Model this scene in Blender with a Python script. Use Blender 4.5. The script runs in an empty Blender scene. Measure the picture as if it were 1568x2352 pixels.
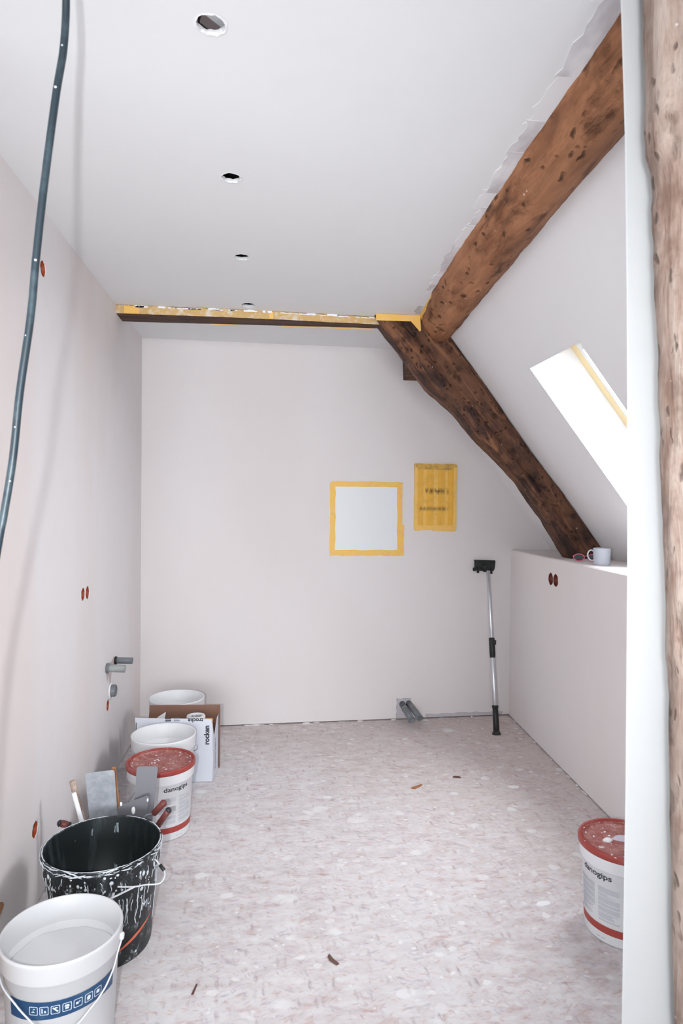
import bpy, bmesh, math, random
from mathutils import Vector, Matrix, noise
random.seed(7)
PI = math.pi
C = bpy.context.scene.collection
scene = bpy.context.scene

# ------------------------------------------------------------------ camera
cam_d = bpy.data.cameras.new('camera'); cam = bpy.data.objects.new('camera', cam_d); C.objects.link(cam)
fwd = Vector((math.sin(.1053)*math.cos(.0089), math.cos(.1053)*math.cos(.0089), -math.sin(.0089)))
r0 = Vector((math.cos(.1053), -math.sin(.1053), 0)); u0 = r0.cross(fwd)
rt = math.cos(.0081)*r0 + math.sin(.0081)*u0
up = -math.sin(.0081)*r0 + math.cos(.0081)*u0
m = Matrix.Identity(4)
for i in range(3):
    m[i][0] = rt[i]; m[i][1] = up[i]; m[i][2] = -fwd[i]
m[2][3] = 1.4
cam.matrix_world = m
cam_d.sensor_fit = 'HORIZONTAL'; cam_d.sensor_width = 24
cam_d.lens = 1513.97*24/1568
cam_d.clip_start = .05
cam_d.dof.use_dof = True; cam_d.dof.focus_distance = 3.3; cam_d.dof.aperture_fstop = 7.0
scene.camera = cam

# ------------------------------------------------------------------ light
w = bpy.data.worlds.new('world'); scene.world = w; w.use_nodes = True
bg = w.node_tree.nodes['Background']
bg.inputs[0].default_value = (.90, .95, 1.0, 1); bg.inputs[1].default_value = 2.6

def light(name, kind, loc, energy, color=(1, 1, 1), size=None, size_y=None, target=None):
    d = bpy.data.lights.new(name, kind); d.energy = energy; d.color = color
    o = bpy.data.objects.new(name, d); C.objects.link(o); o.location = loc
    if kind == 'AREA':
        d.shape = 'RECTANGLE'; d.size = size; d.size_y = size_y or size
    elif size is not None:
        d.shadow_soft_size = size
    if target is not None:
        o.rotation_euler = (Vector(target)-Vector(loc)).to_track_quat('-Z', 'Y').to_euler()
    return o
# daylight through the windows behind and to the left of the camera, and the on-camera flash
light('rear_window_light', 'AREA', (.1, -5.9, 1.35), 222, (.93, .98, 1), 3.6, 2.0, (.1, 2, 1.35))
light('side_window_light', 'AREA', (-3.1, -.7, 1.35), 7, (.92, .96, 1), 2.6, 2.0, (0, -.5, 1.35))
sk = light('skylight_light', 'AREA', (1.76, 2.7, 2.1), 26, (.93, .96, 1), .45, .85, (.9, 2.65, 1.35)); sk.data.spread = math.radians(165)
fl = light('camera_flash', 'SPOT', (-.11, -.01, 1.375), 102, (.95, .98, 1), .012, target=(-.05, 4, 1.25)); fl.data.spot_size = math.radians(106); fl.data.spot_blend = 1.0

vs = scene.view_settings
vs.view_transform = 'Standard'; vs.look = 'None'; vs.exposure = 0.36; vs.gamma = 1.0; vs.use_curve_mapping = False

# ------------------------------------------------------------------ helpers
def mesh_obj(name, verts, faces, mat=None, parent=None, smooth=False):
    me = bpy.data.meshes.new(name); me.from_pydata([tuple(v) for v in verts], [], faces); me.update()
    o = bpy.data.objects.new(name, me); C.objects.link(o)
    if mat: me.materials.append(mat)
    if smooth:
        for p in me.polygons: p.use_smooth = True
    if parent: o.parent = parent
    return o
def bm_obj(name, bm, mat=None, parent=None, smooth=False):
    bmesh.ops.recalc_face_normals(bm, faces=bm.faces)
    me = bpy.data.meshes.new(name); bm.to_mesh(me); bm.free()
    o = bpy.data.objects.new(name, me); C.objects.link(o)
    if mat: me.materials.append(mat)
    if smooth:
        for p in me.polygons: p.use_smooth = True
    if parent: o.parent = parent
    return o
def thing(name, label, cat, loc=(0, 0, 0), rz=0, group=None):
    o = bpy.data.objects.new(name, None); C.objects.link(o); o.location = loc; o.rotation_euler = (0, 0, rz)
    o.empty_display_size = .05
    return tag(o, label, cat, group)
def tag(o, label, cat, group=None):
    o['label'] = label; o['category'] = cat
    if group: o['group'] = group
    return o
def struct(o): o['kind'] = 'structure'; return o

def add_box(bm, c, s, rot=None, bev=0):
    M = Matrix.Translation(Vector(c)) @ (rot.to_4x4() if rot else Matrix.Identity(4)) @ Matrix.Diagonal((s[0], s[1], s[2], 1))
    r = bmesh.ops.create_cube(bm, size=1, matrix=M)
    if bev:
        es = list({e for v in r['verts'] for e in v.link_edges})
        bmesh.ops.bevel(bm, geom=es, offset=bev, segments=2, affect='EDGES', clamp_overlap=True)
def box_obj(name, c, s, mat, parent=None, rot=None, bev=0):
    bm = bmesh.new(); add_box(bm, c, s, rot, bev); return bm_obj(name, bm, mat, parent)
def add_lathe(bm, prof, n=64, M=None, close=False):
    rings = []
    for r, z in prof:
        if r < 1e-6: rings.append([bm.verts.new((0, 0, z))])
        else: rings.append([bm.verts.new((r*math.cos(2*PI*k/n), r*math.sin(2*PI*k/n), z)) for k in range(n)])
    if M:
        for R in rings:
            for v in R: v.co = M @ v.co
    prs = list(zip(rings, rings[1:]))
    if close: prs.append((rings[-1], rings[0]))
    for a, b in prs:
        for k in range(n):
            k2 = (k+1) % n
            if len(a) == 1 and len(b) == 1: continue
            if len(a) == 1: bm.faces.new((a[0], b[k], b[k2]))
            elif len(b) == 1: bm.faces.new((a[k], a[k2], b[0]))
            else: bm.faces.new((a[k], a[k2], b[k2], b[k]))
def lathe_obj(name, prof, mat, parent=None, n=64, M=None, close=False):
    bm = bmesh.new(); add_lathe(bm, prof, n, M, close); return bm_obj(name, bm, mat, parent, True)
def align(a, b):
    a, b = Vector(a), Vector(b); q = (b-a).to_track_quat('Z', 'Y')
    return Matrix.Translation(a) @ q.to_matrix().to_4x4()
def add_rod(bm, a, b, r1, r2=None, n=20, cap=.15):
    r2 = r1 if r2 is None else r2; L = (Vector(b)-Vector(a)).length
    c = min(r1, r2)*cap
    add_lathe(bm, [(0, 0), (r1-c, 0), (r1, c), (r2, L-c), (r2-c, L), (0, L)], n, align(a, b))
def rod_obj(name, a, b, r1, mat, parent=None, r2=None, n=20, cap=.15):
    bm = bmesh.new(); add_rod(bm, a, b, r1, r2, n, cap); return bm_obj(name, bm, mat, parent, True)
def catmull(P, k=8):
    P = [Vector(p) for p in P]; Q = [P[0]*2-P[1]]+P+[P[-1]*2-P[-2]]; out = []
    for i in range(1, len(Q)-2):
        for j in range(k):
            t = j/k; a, b, c, d = Q[i-1:i+3]
            out.append(.5*((2*b)+(c-a)*t+(2*a-5*b+4*c-d)*t*t+(3*b-a-3*c+d)*t**3))
    out.append(P[-1]); return out
def add_tube(bm, P, r, n=10, k=8):
    P = catmull(P, k); prev = None; T = (P[1]-P[0]).normalized()
    N = T.orthogonal().normalized(); rings = []
    for i, p in enumerate(P):
        t = (P[min(i+1, len(P)-1)]-P[max(i-1, 0)]).normalized()
        N = (N-t*N.dot(t)).normalized(); B = t.cross(N)
        rr = r(i/(len(P)-1)) if callable(r) else r
        rings.append([bm.verts.new(p+rr*(math.cos(2*PI*j/n)*N+math.sin(2*PI*j/n)*B)) for j in range(n)])
    for a, b in zip(rings, rings[1:]):
        for j in range(n): bm.faces.new((a[j], a[(j+1) % n], b[(j+1) % n], b[j]))
    bm.faces.new(rings[0][::-1]); bm.faces.new(rings[-1])
def tube_obj(name, P, r, mat, parent=None, n=10, k=8):
    bm = bmesh.new(); add_tube(bm, P, r, n, k); return bm_obj(name, bm, mat, parent, True)
def add_prism(bm, poly, h, M):
    """poly in (u,v), extruded 0..h along w, mapped by M"""
    a = [bm.verts.new(M @ Vector((u, v, 0))) for u, v in poly]
    b = [bm.verts.new(M @ Vector((u, v, h))) for u, v in poly]
    n = len(poly); bm.faces.new(a[::-1]); bm.faces.new(b)
    for i in range(n): bm.faces.new((a[i], a[(i+1) % n], b[(i+1) % n], b[i]))
def prism_obj(name, poly, h, M, mat, parent=None):
    bm = bmesh.new(); add_prism(bm, poly, h, M); return bm_obj(name, bm, mat, parent)
def frame_m(o, u, v, wv):
    M = Matrix.Identity(4)
    for i in range(3): M[i][0] = u[i]; M[i][1] = v[i]; M[i][2] = wv[i]; M[i][3] = o[i]
    return M
def jag_rect(u0, v0, u1, v1, j, n=10, js=(1, 1, 1, 1), seed=0):
    """rectangle with torn edges: bottom, right, top, left amounts js*j"""
    R = random.Random(seed); P = []
    for k in range(n): P.append((u0+(u1-u0)*k/n, v0+R.uniform(-1, 1)*j*js[0]))
    for k in range(n): P.append((u1+R.uniform(-1, 1)*j*js[1], v0+(v1-v0)*k/n))
    for k in range(n): P.append((u1-(u1-u0)*k/n, v1+R.uniform(-1, 1)*j*js[2]))
    for k in range(n): P.append((u0+R.uniform(-1, 1)*j*js[3], v1-(v1-v0)*k/n))
    return P
def jag_circle(r, j, n=26, seed=0, sx=1):
    R = random.Random(seed)
    return [(sx*(r+R.uniform(-j, j))*math.cos(2*PI*k/n), (r+R.uniform(-j, j))*math.sin(2*PI*k/n)) for k in range(n)]
def cut(obj, cutters):
    """boolean-difference the cutter prisms (poly, h, M) out of obj, baked to mesh"""
    bm = bmesh.new()
    for poly, h, M in cutters: add_prism(bm, poly, h, M)
    co = bm_obj('cutter', bm)
    md = obj.modifiers.new('b', 'BOOLEAN'); md.operation = 'DIFFERENCE'; md.object = co; md.solver = 'EXACT'
    dg = bpy.context.evaluated_depsgraph_get(); dg.update()
    me = bpy.data.meshes.new_from_object(obj.evaluated_get(dg))
    obj.modifiers.clear(); obj.data = me
    bpy.data.objects.remove(co, do_unlink=True)
def text_pts(s, size=1.0, xs=1.0, bold=.0):
    cu = bpy.data.curves.new('t', 'FONT'); cu.body = s; cu.size = size; cu.align_x = 'CENTER'; cu.offset = bold; cu.resolution_u = 4
    o = bpy.data.objects.new('t', cu); C.objects.link(o)
    dg = bpy.context.evaluated_depsgraph_get(); dg.update()
    me = bpy.data.meshes.new_from_object(o.evaluated_get(dg))
    V = [(v.co.x*xs, v.co.y) for v in me.vertices]; F = [tuple(p.vertices) for p in me.polygons]
    bpy.data.objects.remove(o, do_unlink=True)
    return V, F
def cyl_map(R, th0, z0):
    """u along the circumference, v up, onto a cylinder of radius R(z); th=0 faces local -Y, +th to the viewer's right"""
    def f(u, v):
        z = z0+v; r = R(z) if callable(R) else R; th = th0+u/r
        return Vector((r*math.sin(th), -r*math.cos(th), z))
    return f
def text_obj(name, s, size, fmap, mat, parent, xs=1.0, bold=.0):
    V, F = text_pts(s, size, xs, bold)
    bm = bmesh.new(); vv = [bm.verts.new((x, y, 0)) for x, y in V]
    for f in F:
        try: bm.faces.new([vv[i] for i in f])
        except ValueError: pass
    for v in bm.verts: v.co = fmap(v.co.x, v.co.y)
    return bm_obj(name, bm, mat, parent)
def add_patch(bm, u0, v0, u1, v1, fmap, n=6):
    a = [bm.verts.new(fmap(u0+(u1-u0)*k/n, v0)) for k in range(n+1)]
    b = [bm.verts.new(fmap(u0+(u1-u0)*k/n, v1)) for k in range(n+1)]
    for k in range(n): bm.faces.new((a[k], a[k+1], b[k+1], b[k]))

# ------------------------------------------------------------------ materials
def new_mat(name, col=(.8, .8, .8), rough=.6, metal=0, spec=.5):
    m = bpy.data.materials.new(name); m.use_nodes = True
    b = m.node_tree.nodes['Principled BSDF']
    b.inputs['Base Color'].default_value = (*col, 1); b.inputs['Roughness'].default_value = rough
    b.inputs['Metallic'].default_value = metal; b.inputs['Specular IOR Level'].default_value = spec
    return m
class NT:
    def __init__(s, m): s.m = m; s.t = m.node_tree; s.N = s.t.nodes; s.L = s.t.links; s.b = s.N['Principled BSDF']; s.tc = s.N.new('ShaderNodeTexCoord')
    def set(s, node, k, v):
        if isinstance(v, bpy.types.NodeSocket): s.L.new(v, node.inputs[k])
        elif v is not None: node.inputs[k].default_value = v
    def mapping(s, scale=(1, 1, 1), rot=(0, 0, 0), loc=(0, 0, 0), vec=None):
        n = s.N.new('ShaderNodeMapping'); s.L.new(vec or s.tc.outputs['Object'], n.inputs[0])
        n.inputs['Scale'].default_value = scale; n.inputs['Rotation'].default_value = rot; n.inputs['Location'].default_value = loc
        return n.outputs[0]
    def noise(s, vec, scale, detail=4, rough=.55, dist=0, out='Fac'):
        n = s.N.new('ShaderNodeTexNoise'); s.set(n, 'Vector', vec); n.inputs['Scale'].default_value = scale
        n.inputs['Detail'].default_value = detail; n.inputs['Roughness'].default_value = rough; n.inputs['Distortion'].default_value = dist
        return n.outputs[out]
    def voro(s, vec, scale, feat='F1', out='Distance', rnd=1):
        n = s.N.new('ShaderNodeTexVoronoi'); n.feature = feat; s.set(n, 'Vector', vec); n.inputs['Scale'].default_value = scale
        n.inputs['Randomness'].default_value = rnd
        return n
    def ramp(s, fac, stops, interp='LINEAR'):
        n = s.N.new('ShaderNodeValToRGB'); s.L.new(fac, n.inputs[0]); e = n.color_ramp.elements; n.color_ramp.interpolation = interp
        while len(e) < len(stops): e.new(.5)
        for el, (p, c) in zip(e, stops):
            el.position = p; el.color = (*c, 1) if not isinstance(c, (int, float)) else (c, c, c, 1)
        return n.outputs[0]
    def mix(s, fac, a, b, mode='MIX'):
        n = s.N.new('ShaderNodeMix'); n.data_type = 'RGBA'; n.blend_type = mode
        s.set(n, 0, fac); 
        for k, v in ((6, a), (7, b)):
            if isinstance(v, tuple): v = (*v, 1)
            s.set(n, k, v)
        return n.outputs[2]
    def math(s, op, a, b=None, clamp=False):
        n = s.N.new('ShaderNodeMath'); n.operation = op; n.use_clamp = clamp; s.set(n, 0, a); s.set(n, 1, b); return n.outputs[0]
    def bump(s, h, strength=.3, dist=.01):
        n = s.N.new('ShaderNodeBump'); s.L.new(h, n.inputs['Height']); n.inputs['Strength'].default_value = strength; n.inputs['Distance'].default_value = dist
        s.L.new(n.outputs[0], s.b.inputs['Normal'])
    def color(s, c): s.L.new(c, s.b.inputs['Base Color'])

def plaster(name, c1, c2, scale=1.3, stretch=(1, 1, 1), seed=0):
    m = new_mat(name, c1, .85, spec=.2); t = NT(m)
    v = t.mapping(stretch, loc=(seed, seed*1.7, 0))
    a = t.noise(v, scale, 3, .5)
    f = t.ramp(a, [(.38, 0.0), (.66, 1.0)])
    col = t.mix(f, c1, c2)
    f2 = t.noise(t.mapping((1, 1, 1)), 9, 6, .7)
    col = t.mix(t.ramp(f2, [(.5, 0.), (.8, .16)]), col, tuple(x*.9 for x in c2))
    t.color(col); t.bump(t.noise(t.mapping(), 35, 5, .6), .06, .004)
    return m
M_ceil = plaster('ceiling_paint', (.83, .835, .84), (.81, .815, .825), 1.1)
M_slope = plaster('slope_paint', (.83, .825, .835), (.82, .795, .80), 1.4, seed=3)
M_back = plaster('back_wall_plaster', (.735, .70, .70), (.715, .67, .67), 1.5, (1, 1, .5), 5)
M_left = plaster('left_wall_plaster', (.82, .795, .80), (.79, .715, .70), 1.2, (1, 1.4, .35), 9)
M_knee = plaster('right_wall_plaster', (.82, .785, .785), (.81, .745, .74), 1.2, (1, 1, .5), 2)
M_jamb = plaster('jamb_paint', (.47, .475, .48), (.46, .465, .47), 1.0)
M_smear = plaster('joint_compound', (.60, .575, .60), (.84, .84, .86), 14, (1, .45, 1), 4)
M_filler = new_mat('filler_grey', (.52, .49, .52), .9, spec=.1)
M_gap = new_mat('dark_gap', (.03, .025, .03), .9)
M_cavity = new_mat('cavity_dark', (.012, .012, .014), .9)
M_gyps = new_mat('bare_gypsum', (.85, .85, .87), .9)

def osb():
    m = new_mat('dusty_strand_board', (.7, .68, .7), .75, spec=.25); t = NT(m)
    v0 = t.mapping()
    big = t.noise(v0, 1.6, 4, .6)
    base = t.mix(t.ramp(big, [(.35, 0.), (.65, 1.)]), (.665, .63, .64), (.59, .53, .53))
    mid = t.noise(t.mapping((1, 2.2, 1)), 9, 6, .68)
    base = t.mix(t.ramp(mid, [(.40, 0.), (.60, .8)]), base, (.74, .725, .735))
    # bare board shows warmer toward the far right corner where less dust was trodden in
    sx = t.N.new('ShaderNodeSeparateXYZ'); t.L.new(t.tc.outputs['Object'], sx.inputs[0])
    g = t.math('ADD', t.math('MULTIPLY', sx.outputs[0], .55), t.math('MULTIPLY', sx.outputs[1], .5))
    g = t.math('ADD', g, t.math('MULTIPLY', t.noise(v0, 3, 4, .6), .8))
    bare = t.ramp(t.math('MULTIPLY', g, .25), [(.50, 0.), (.85, .65)])
    base = t.mix(bare, base, (.62, .50, .46))
    cols = [(.48, .27, .26), (.37, .30, .37), (.52, .36, .33), (.30, .22, .23), (.40, .37, .45), (.62, .34, .26)]
    for i, (rot, sc, st) in enumerate([(.12, 12, 3.4), (.5, 14, 3.4), (-.45, 13, 3.2), (1.5, 17, 3.2), (-.25, 17, 3.8), (.3, 27, 3.4), (-.2, 38, 3.2), (1.1, 33, 3.4), (-.7, 24, 3.6)]):
        wv = t.mapping((1, st, 1), loc=(i*3.1, i*1.7, 0), vec=t.mapping(rot=(0, 0, rot)))
        dn = t.noise(t.mapping(), 30, 3, .6, out='Color')
        wv = t.mix(.018, wv, dn)
        vo = t.voro(wv, sc)
        sep = t.N.new('ShaderNodeSeparateColor'); t.L.new(vo.outputs['Color'], sep.inputs[0])
        sel = t.math('GREATER_THAN', sep.outputs[0], .70 if i < 5 else .62)
        edge = t.ramp(vo.outputs['Distance'], [(.16, 1.), (.46, 0.)])
        grain = t.ramp(t.noise(wv, sc*3.2, 4, .75), [(.38, .0), (.60, 1.)])
        k = t.math('MULTIPLY', t.math('MULTIPLY', sel, edge), t.math('MULTIPLY', grain, t.math('ADD', t.math('MULTIPLY', sep.outputs[1], .68), .18)))
        patchy = t.ramp(t.noise(t.mapping(loc=(i, i, 0)), 3.3, 3, .6), [(.30, .45), (.55, 1.)])
        k = t.math('MULTIPLY', k, patchy)
        base = t.mix(k, base, cols[i % 6])
    # plaster drips
    for i, (sc, th, col) in enumerate([(6, .72, (.80, .795, .80)), (10, .72, (.79, .78, .785)), (17, .74, (.79, .775, .78)), (34, .80, (.80, .79, .795))]):
        dn = t.noise(t.mapping(), 12, 3, .6, out='Color')
        wv = t.mix(.05, t.mapping((1, 1.25, 1), loc=(5+i, 2*i, 0)), dn)
        vo = t.voro(wv, sc)
        sep = t.N.new('ShaderNodeSeparateColor'); t.L.new(vo.outputs['Color'], sep.inputs[0])
        sel = t.math('GREATER_THAN', sep.outputs[0], th)
        edge = t.ramp(vo.outputs['Distance'], [(.20, .95), (.27, 0.)])
        soft = t.ramp(t.noise(t.mapping(loc=(0, i, 2)), 5, 3, .6), [(.4, .35), (.6, 1.)])
        base = t.mix(t.math('MULTIPLY', t.math('MULTIPLY', sel, edge), soft), base, col)
    t.color(base); t.bump(t.noise(t.mapping((1, 2, 1)), 60, 5, .7), .15, .003)
    return m
M_floor = osb()

def timber(name, dark, mid, lite, axis, scale=6, spots=.5, orange=.5, gouge=0):
    m = new_mat(name, mid, .7, spec=.25); t = NT(m)
    s = [1.0, 1.0, 1.0]
    if axis < 3: s[axis] = .16; v = t.mapping(tuple(s))
    else: v = t.mapping((.14, 1, 1), vec=t.mapping((1, 1, 1), (0, math.radians(-52.7), 0)))
    g = t.noise(v, scale*3, 8, .68, .6)
    col = t.ramp(g, [(.36, dark), (.50, mid), (.64, lite)])
    fine = t.noise(v, scale*14, 6, .75, .3)
    col = t.mix(t.ramp(fine, [(.34, .7), (.48, 0.)]), col, dark)
    p = t.noise(t.mapping(tuple([1, 1, 1] if axis != 1 else [1, .5, 1]), loc=(2, 3, 1)), scale*.8, 4, .6)
    col = t.mix(t.ramp(p, [(.42, 0.), (.62, orange)]), col, lite)
    col = t.mix(t.ramp(p, [(.30, .7), (.42, 0.)]), col, dark)
    s2 = [1.0]*3
    if axis < 3: s2[axis] = .4
    vo = t.voro(t.mix(.04, t.mapping(tuple(s2)), t.noise(t.mapping(), 15, 2, out='Color')), scale*6)
    sep = t.N.new('ShaderNodeSeparateColor'); t.L.new(vo.outputs['Color'], sep.inputs[0])
    pit = t.math('MULTIPLY', t.math('GREATER_THAN', sep.outputs[0], .62), t.ramp(vo.outputs['Distance'], [(.12, spots), (.34, 0.)]))
    col = t.mix(pit, col, tuple(x*.35 for x in dark))
    if gouge:
        s3 = [1.0]*3
        if axis < 3: s3[axis] = .3
        vg = t.voro(t.mix(.09, t.mapping(tuple(s3), loc=(4, 2, 7)), t.noise(t.mapping(), 11, 3, out='Color')), scale*2.6)
        sg = t.N.new('ShaderNodeSeparateColor'); t.L.new(vg.outputs['Color'], sg.inputs[0])
        gg = t.math('MULTIPLY', t.math('GREATER_THAN', sg.outputs[0], .45), t.ramp(vg.outputs['Distance'], [(.10, gouge), (.42, 0.)]))
        gg = t.math('MULTIPLY', gg, t.ramp(t.noise(v, scale*7, 5, .7), [(.38, 0.), (.56, 1.)]))
        col = t.mix(gg, col, dark)
        pit = t.math('ADD', pit, gg)
    vo2 = t.voro(t.mapping(loc=(1, 1, 1)), scale*5)
    sep2 = t.N.new('ShaderNodeSeparateColor'); t.L.new(vo2.outputs['Color'], sep2.inputs[0])
    fl = t.math('MULTIPLY', t.math('GREATER_THAN', sep2.outputs[0], .93), t.ramp(vo2.outputs['Distance'], [(.08, .8), (.14, 0.)]))
    col = t.mix(fl, col, (.75, .68, .66))
    t.color(col)
    h = t.math('ADD', g, t.math('MULTIPLY', pit, -1.2)); t.bump(h, .8, .014)
    return m
M_purlin = timber('purlin_oak', (.115, .045, .022), (.30, .125, .06), (.46, .215, .11), 1, 6, .85, .6, .9)
M_rafter = timber('rafter_oak', (.028, .015, .012), (.075, .036, .027), (.26, .115, .058), 3, 7, .6, .45, .7)
M_tie = timber('tie_oak', (.035, .022, .017), (.085, .045, .032), (.13, .065, .04), 0, 6, .2, .2)
M_post = timber('post_softwood', (.20, .12, .09), (.38, .26, .21), (.55, .45, .39), 2, 9, .6, .5, .55)
M_woodtool = timber('tool_wood', (.30, .12, .05), (.38, .17, .08), (.50, .25, .13), 2, 20, .1, .4)
M_crack = new_mat('crack_brown', (.16, .06, .03), .9)

def tape_mat(name, c1, c2, dirt, amt):
    m = new_mat(name, c1, .55, spec=.35); t = NT(m)
    col = t.mix(t.noise(t.mapping(), 14, 4, .6), c1, c2)
    col = t.mix(t.ramp(t.noise(t.mapping((1, 1, 1), loc=(4, 0, 0)), 22, 6, .7), [(.50, 0.), (.66, amt)]), col, dirt)
    t.color(col); return m
M_tape = tape_mat('masking_tape_yellow', (.88, .50, .10), (.86, .56, .18), (.70, .42, .10), .4)
M_tape2 = tape_mat('masking_tape_plastered', (.62, .42, .16), (.58, .36, .15), (.72, .66, .58), .9)
M_tape3 = tape_mat('masking_tape_fuse', (.86, .47, .06), (.80, .44, .07), (.62, .33, .05), .5)
M_tapepale = tape_mat('masking_tape_pale', (.88, .72, .42), (.85, .68, .38), (.85, .7, .5), .3)

def white_plastic(name, col=(.63, .635, .65), dirt=(.60, .57, .57), amt=.35):
    m = new_mat(name, col, .42, spec=.4); t = NT(m)
    c = t.mix(t.ramp(t.noise(t.mapping(), 12, 6, .7), [(.52, 0.), (.75, amt)]), col, dirt)
    t.color(c); return m
M_wp = white_plastic('white_bucket_plastic', (.76, .765, .785))
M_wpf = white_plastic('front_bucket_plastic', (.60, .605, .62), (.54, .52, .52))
M_wp2 = white_plastic('white_bucket_inside', (.78, .78, .79), (.72, .72, .75), .5)
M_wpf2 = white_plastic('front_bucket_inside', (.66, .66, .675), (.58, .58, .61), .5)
def red_lid():
    m = new_mat('red_lid_plastic', (.40, .06, .045), .45); t = NT(m)
    c = t.mix(t.ramp(t.noise(t.mapping(), 40, 7, .8, .4), [(.44, 0.), (.66, .75)]), (.29, .06, .05), (.50, .29, .26))
    c = t.mix(t.ramp(t.noise(t.mapping(loc=(3, 1, 0)), 70, 4, .6), [(.64, 0.), (.70, .85)]), c, (.74, .64, .64))
    t.color(c); return m
M_lid = red_lid()
M_lidrim = white_plastic('red_lid_rim', (.33, .05, .04), (.52, .27, .25), .5)
M_redband = new_mat('red_print', (.36, .05, .04), .5)
M_print = new_mat('black_print', (.03, .035, .045), .6)
M_greyprint = new_mat('grey_print', (.52, .53, .58), .6)
M_wire = new_mat('steel_wire', (.42, .43, .46), .35, .8)
M_wirew = new_mat('plastered_wire', (.66, .68, .72), .6, .1)
def black_plastic():
    m = new_mat('black_bucket_plastic', (.02, .025, .028), .45, spec=.35); t = NT(m)
    v = t.mapping((1, 1, .25))
    c = t.mix(t.ramp(t.noise(v, 16, 8, .75), [(.50, 0.), (.70, .5)]), (.012, .014, .016), (.10, .13, .14))
    c = t.mix(t.ramp(t.noise(t.mapping((1, 1, .6), loc=(3, 4, 2)), 48, 6, .8, .5), [(.55, 0.), (.66, .8)]), c, (.42, .46, .48))
    t.color(c); return m
M_bp = black_plastic()
def black_in():
    m = new_mat('black_bucket_inside', (.02, .025, .028), .5, spec=.3); t = NT(m)
    v = t.mapping((1, 1, .12))
    c = t.mix(t.ramp(t.noise(v, 14, 7, .7), [(.52, 0.), (.74, .55)]), (.010, .014, .015), (.09, .12, .13))
    t.color(c); return m
M_bpi = black_in()
M_splat = white_plastic('dried_plaster', (.62, .66, .70), (.38, .42, .45), .8)
M_blue = white_plastic('blue_print', (.012, .055, .14), (.09, .17, .24), .7)
M_whiteprint = new_mat('white_print', (.60, .68, .74), .6)
M_orangeprint = white_plastic('orange_print', (.55, .10, .045), (.6, .35, .3), .5)
def steel():
    m = new_mat('trowel_steel', (.42, .44, .48), .5, .75); t = NT(m)
    c = t.mix(t.ramp(t.noise(t.mapping(), 30, 6, .7), [(.4, 0.), (.75, .8)]), (.36, .38, .42), (.60, .63, .68))
    t.color(c); return m
M_steel = steel()
M_steeld = new_mat('trowel_steel_dark', (.20, .20, .22), .5, .6)
M_handle = white_plastic('red_rubber_handle', (.17, .045, .04), (.36, .20, .20), .7)
M_handled = new_mat('dark_handle_cap', (.02, .022, .028), .4)
M_alu = new_mat('aluminium_tube', (.62, .64, .68), .32, .85)
M_blk = white_plastic('black_rubber', (.012, .014, .014), (.10, .11, .11), .35)
M_card = white_plastic('brown_cardboard', (.23, .12, .085), (.19, .10, .075), .6)
M_cardw = white_plastic('white_printed_cardboard', (.66, .68, .75), (.62, .63, .71), .5)
M_panel = new_mat('access_panel_grey', (.75, .77, .79), .5)
M_pipe = white_plastic('grey_pipe', (.16, .175, .19), (.40, .41, .42), .6)
M_pipel = white_plastic('pale_grey_pipe', (.30, .31, .31), (.55, .55, .55), .7)
M_orange = new_mat('orange_box_plastic', (.38, .065, .02), .5)
M_brownred = new_mat('brown_box_plastic', (.17, .032, .02), .5)
M_mug = new_mat('grey_ceramic', (.53, .56, .62), .18)
M_pink = new_mat('pink_frame', (.62, .12, .22), .3)
M_lens = new_mat('dark_lens', (.008, .009, .01), .08)
M_cable = white_plastic('cable_rubber', (.017, .030, .040), (.09, .13, .15), .6)
M_bright = new_mat('window_reveal_white', (.86, .87, .89), .7)
M_frame = new_mat('window_frame_white', (.80, .83, .85), .4)
M_flame = new_mat('orange_packaging', (.85, .42, .14), .5)
def glass():
    m = bpy.data.materials.new('window_glass'); m.use_nodes = True; t = m.node_tree; t.nodes.clear()
    o = t.nodes.new('ShaderNodeOutputMaterial'); mx = t.nodes.new('ShaderNodeMixShader'); f = t.nodes.new('ShaderNodeFresnel')
    a = t.nodes.new('ShaderNodeBsdfTransparent'); g = t.nodes.new('ShaderNodeBsdfGlossy'); g.inputs['Roughness'].default_value = .02
    f.inputs[0].default_value = 1.45
    t.links.new(f.outputs[0], mx.inputs[0]); t.links.new(a.outputs[0], mx.inputs[1]); t.links.new(g.outputs[0], mx.inputs[2]); t.links.new(mx.outputs[0], o.inputs[0])
    return m
M_glass = glass()

# ------------------------------------------------------------------ the room
HC = 2.43
X, Y, Z = Vector((1, 0, 0)), Vector((0, 1, 0)), Vector((0, 0, 1))
floor = struct(box_obj('floor', (-.4, -.75, -.03), (5.8, 10.9, .06), M_floor))
ceil = struct(box_obj('ceiling', (-1.145, -.8, HC+.006), (4.07, 10.6, .012), M_ceil))
HOLES = [(-.137, 1.445, .032, 3), (-.135, 2.108, .031, 8), (-.131, 2.772, .033, 5), (-.128, 3.43, .037, 9)]
cut(ceil, [(jag_circle(r, .0035, 26, s), .06, frame_m((x, y, HC-.015), X, Y, Z)) for x, y, r, s in HOLES])
# box added above the boards: blocks sky light, void's shade put into its black
bm = bmesh.new()
add_box(bm, (-1.2, -.8, 2.66), (4.4, 10.8, .04))
add_box(bm, (-1.2, -6.15, 2.56), (4.4, .04, .2)); add_box(bm, (-1.2, 4.58, 2.56), (4.4, .04, .2))
add_box(bm, (-3.3, -.8, 2.56), (.04, 10.8, .2)); add_box(bm, (.90, -.8, 2.57), (.04, 10.8, .2))
bm_obj('void_blocker', bm, M_cavity, ceil)

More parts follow.
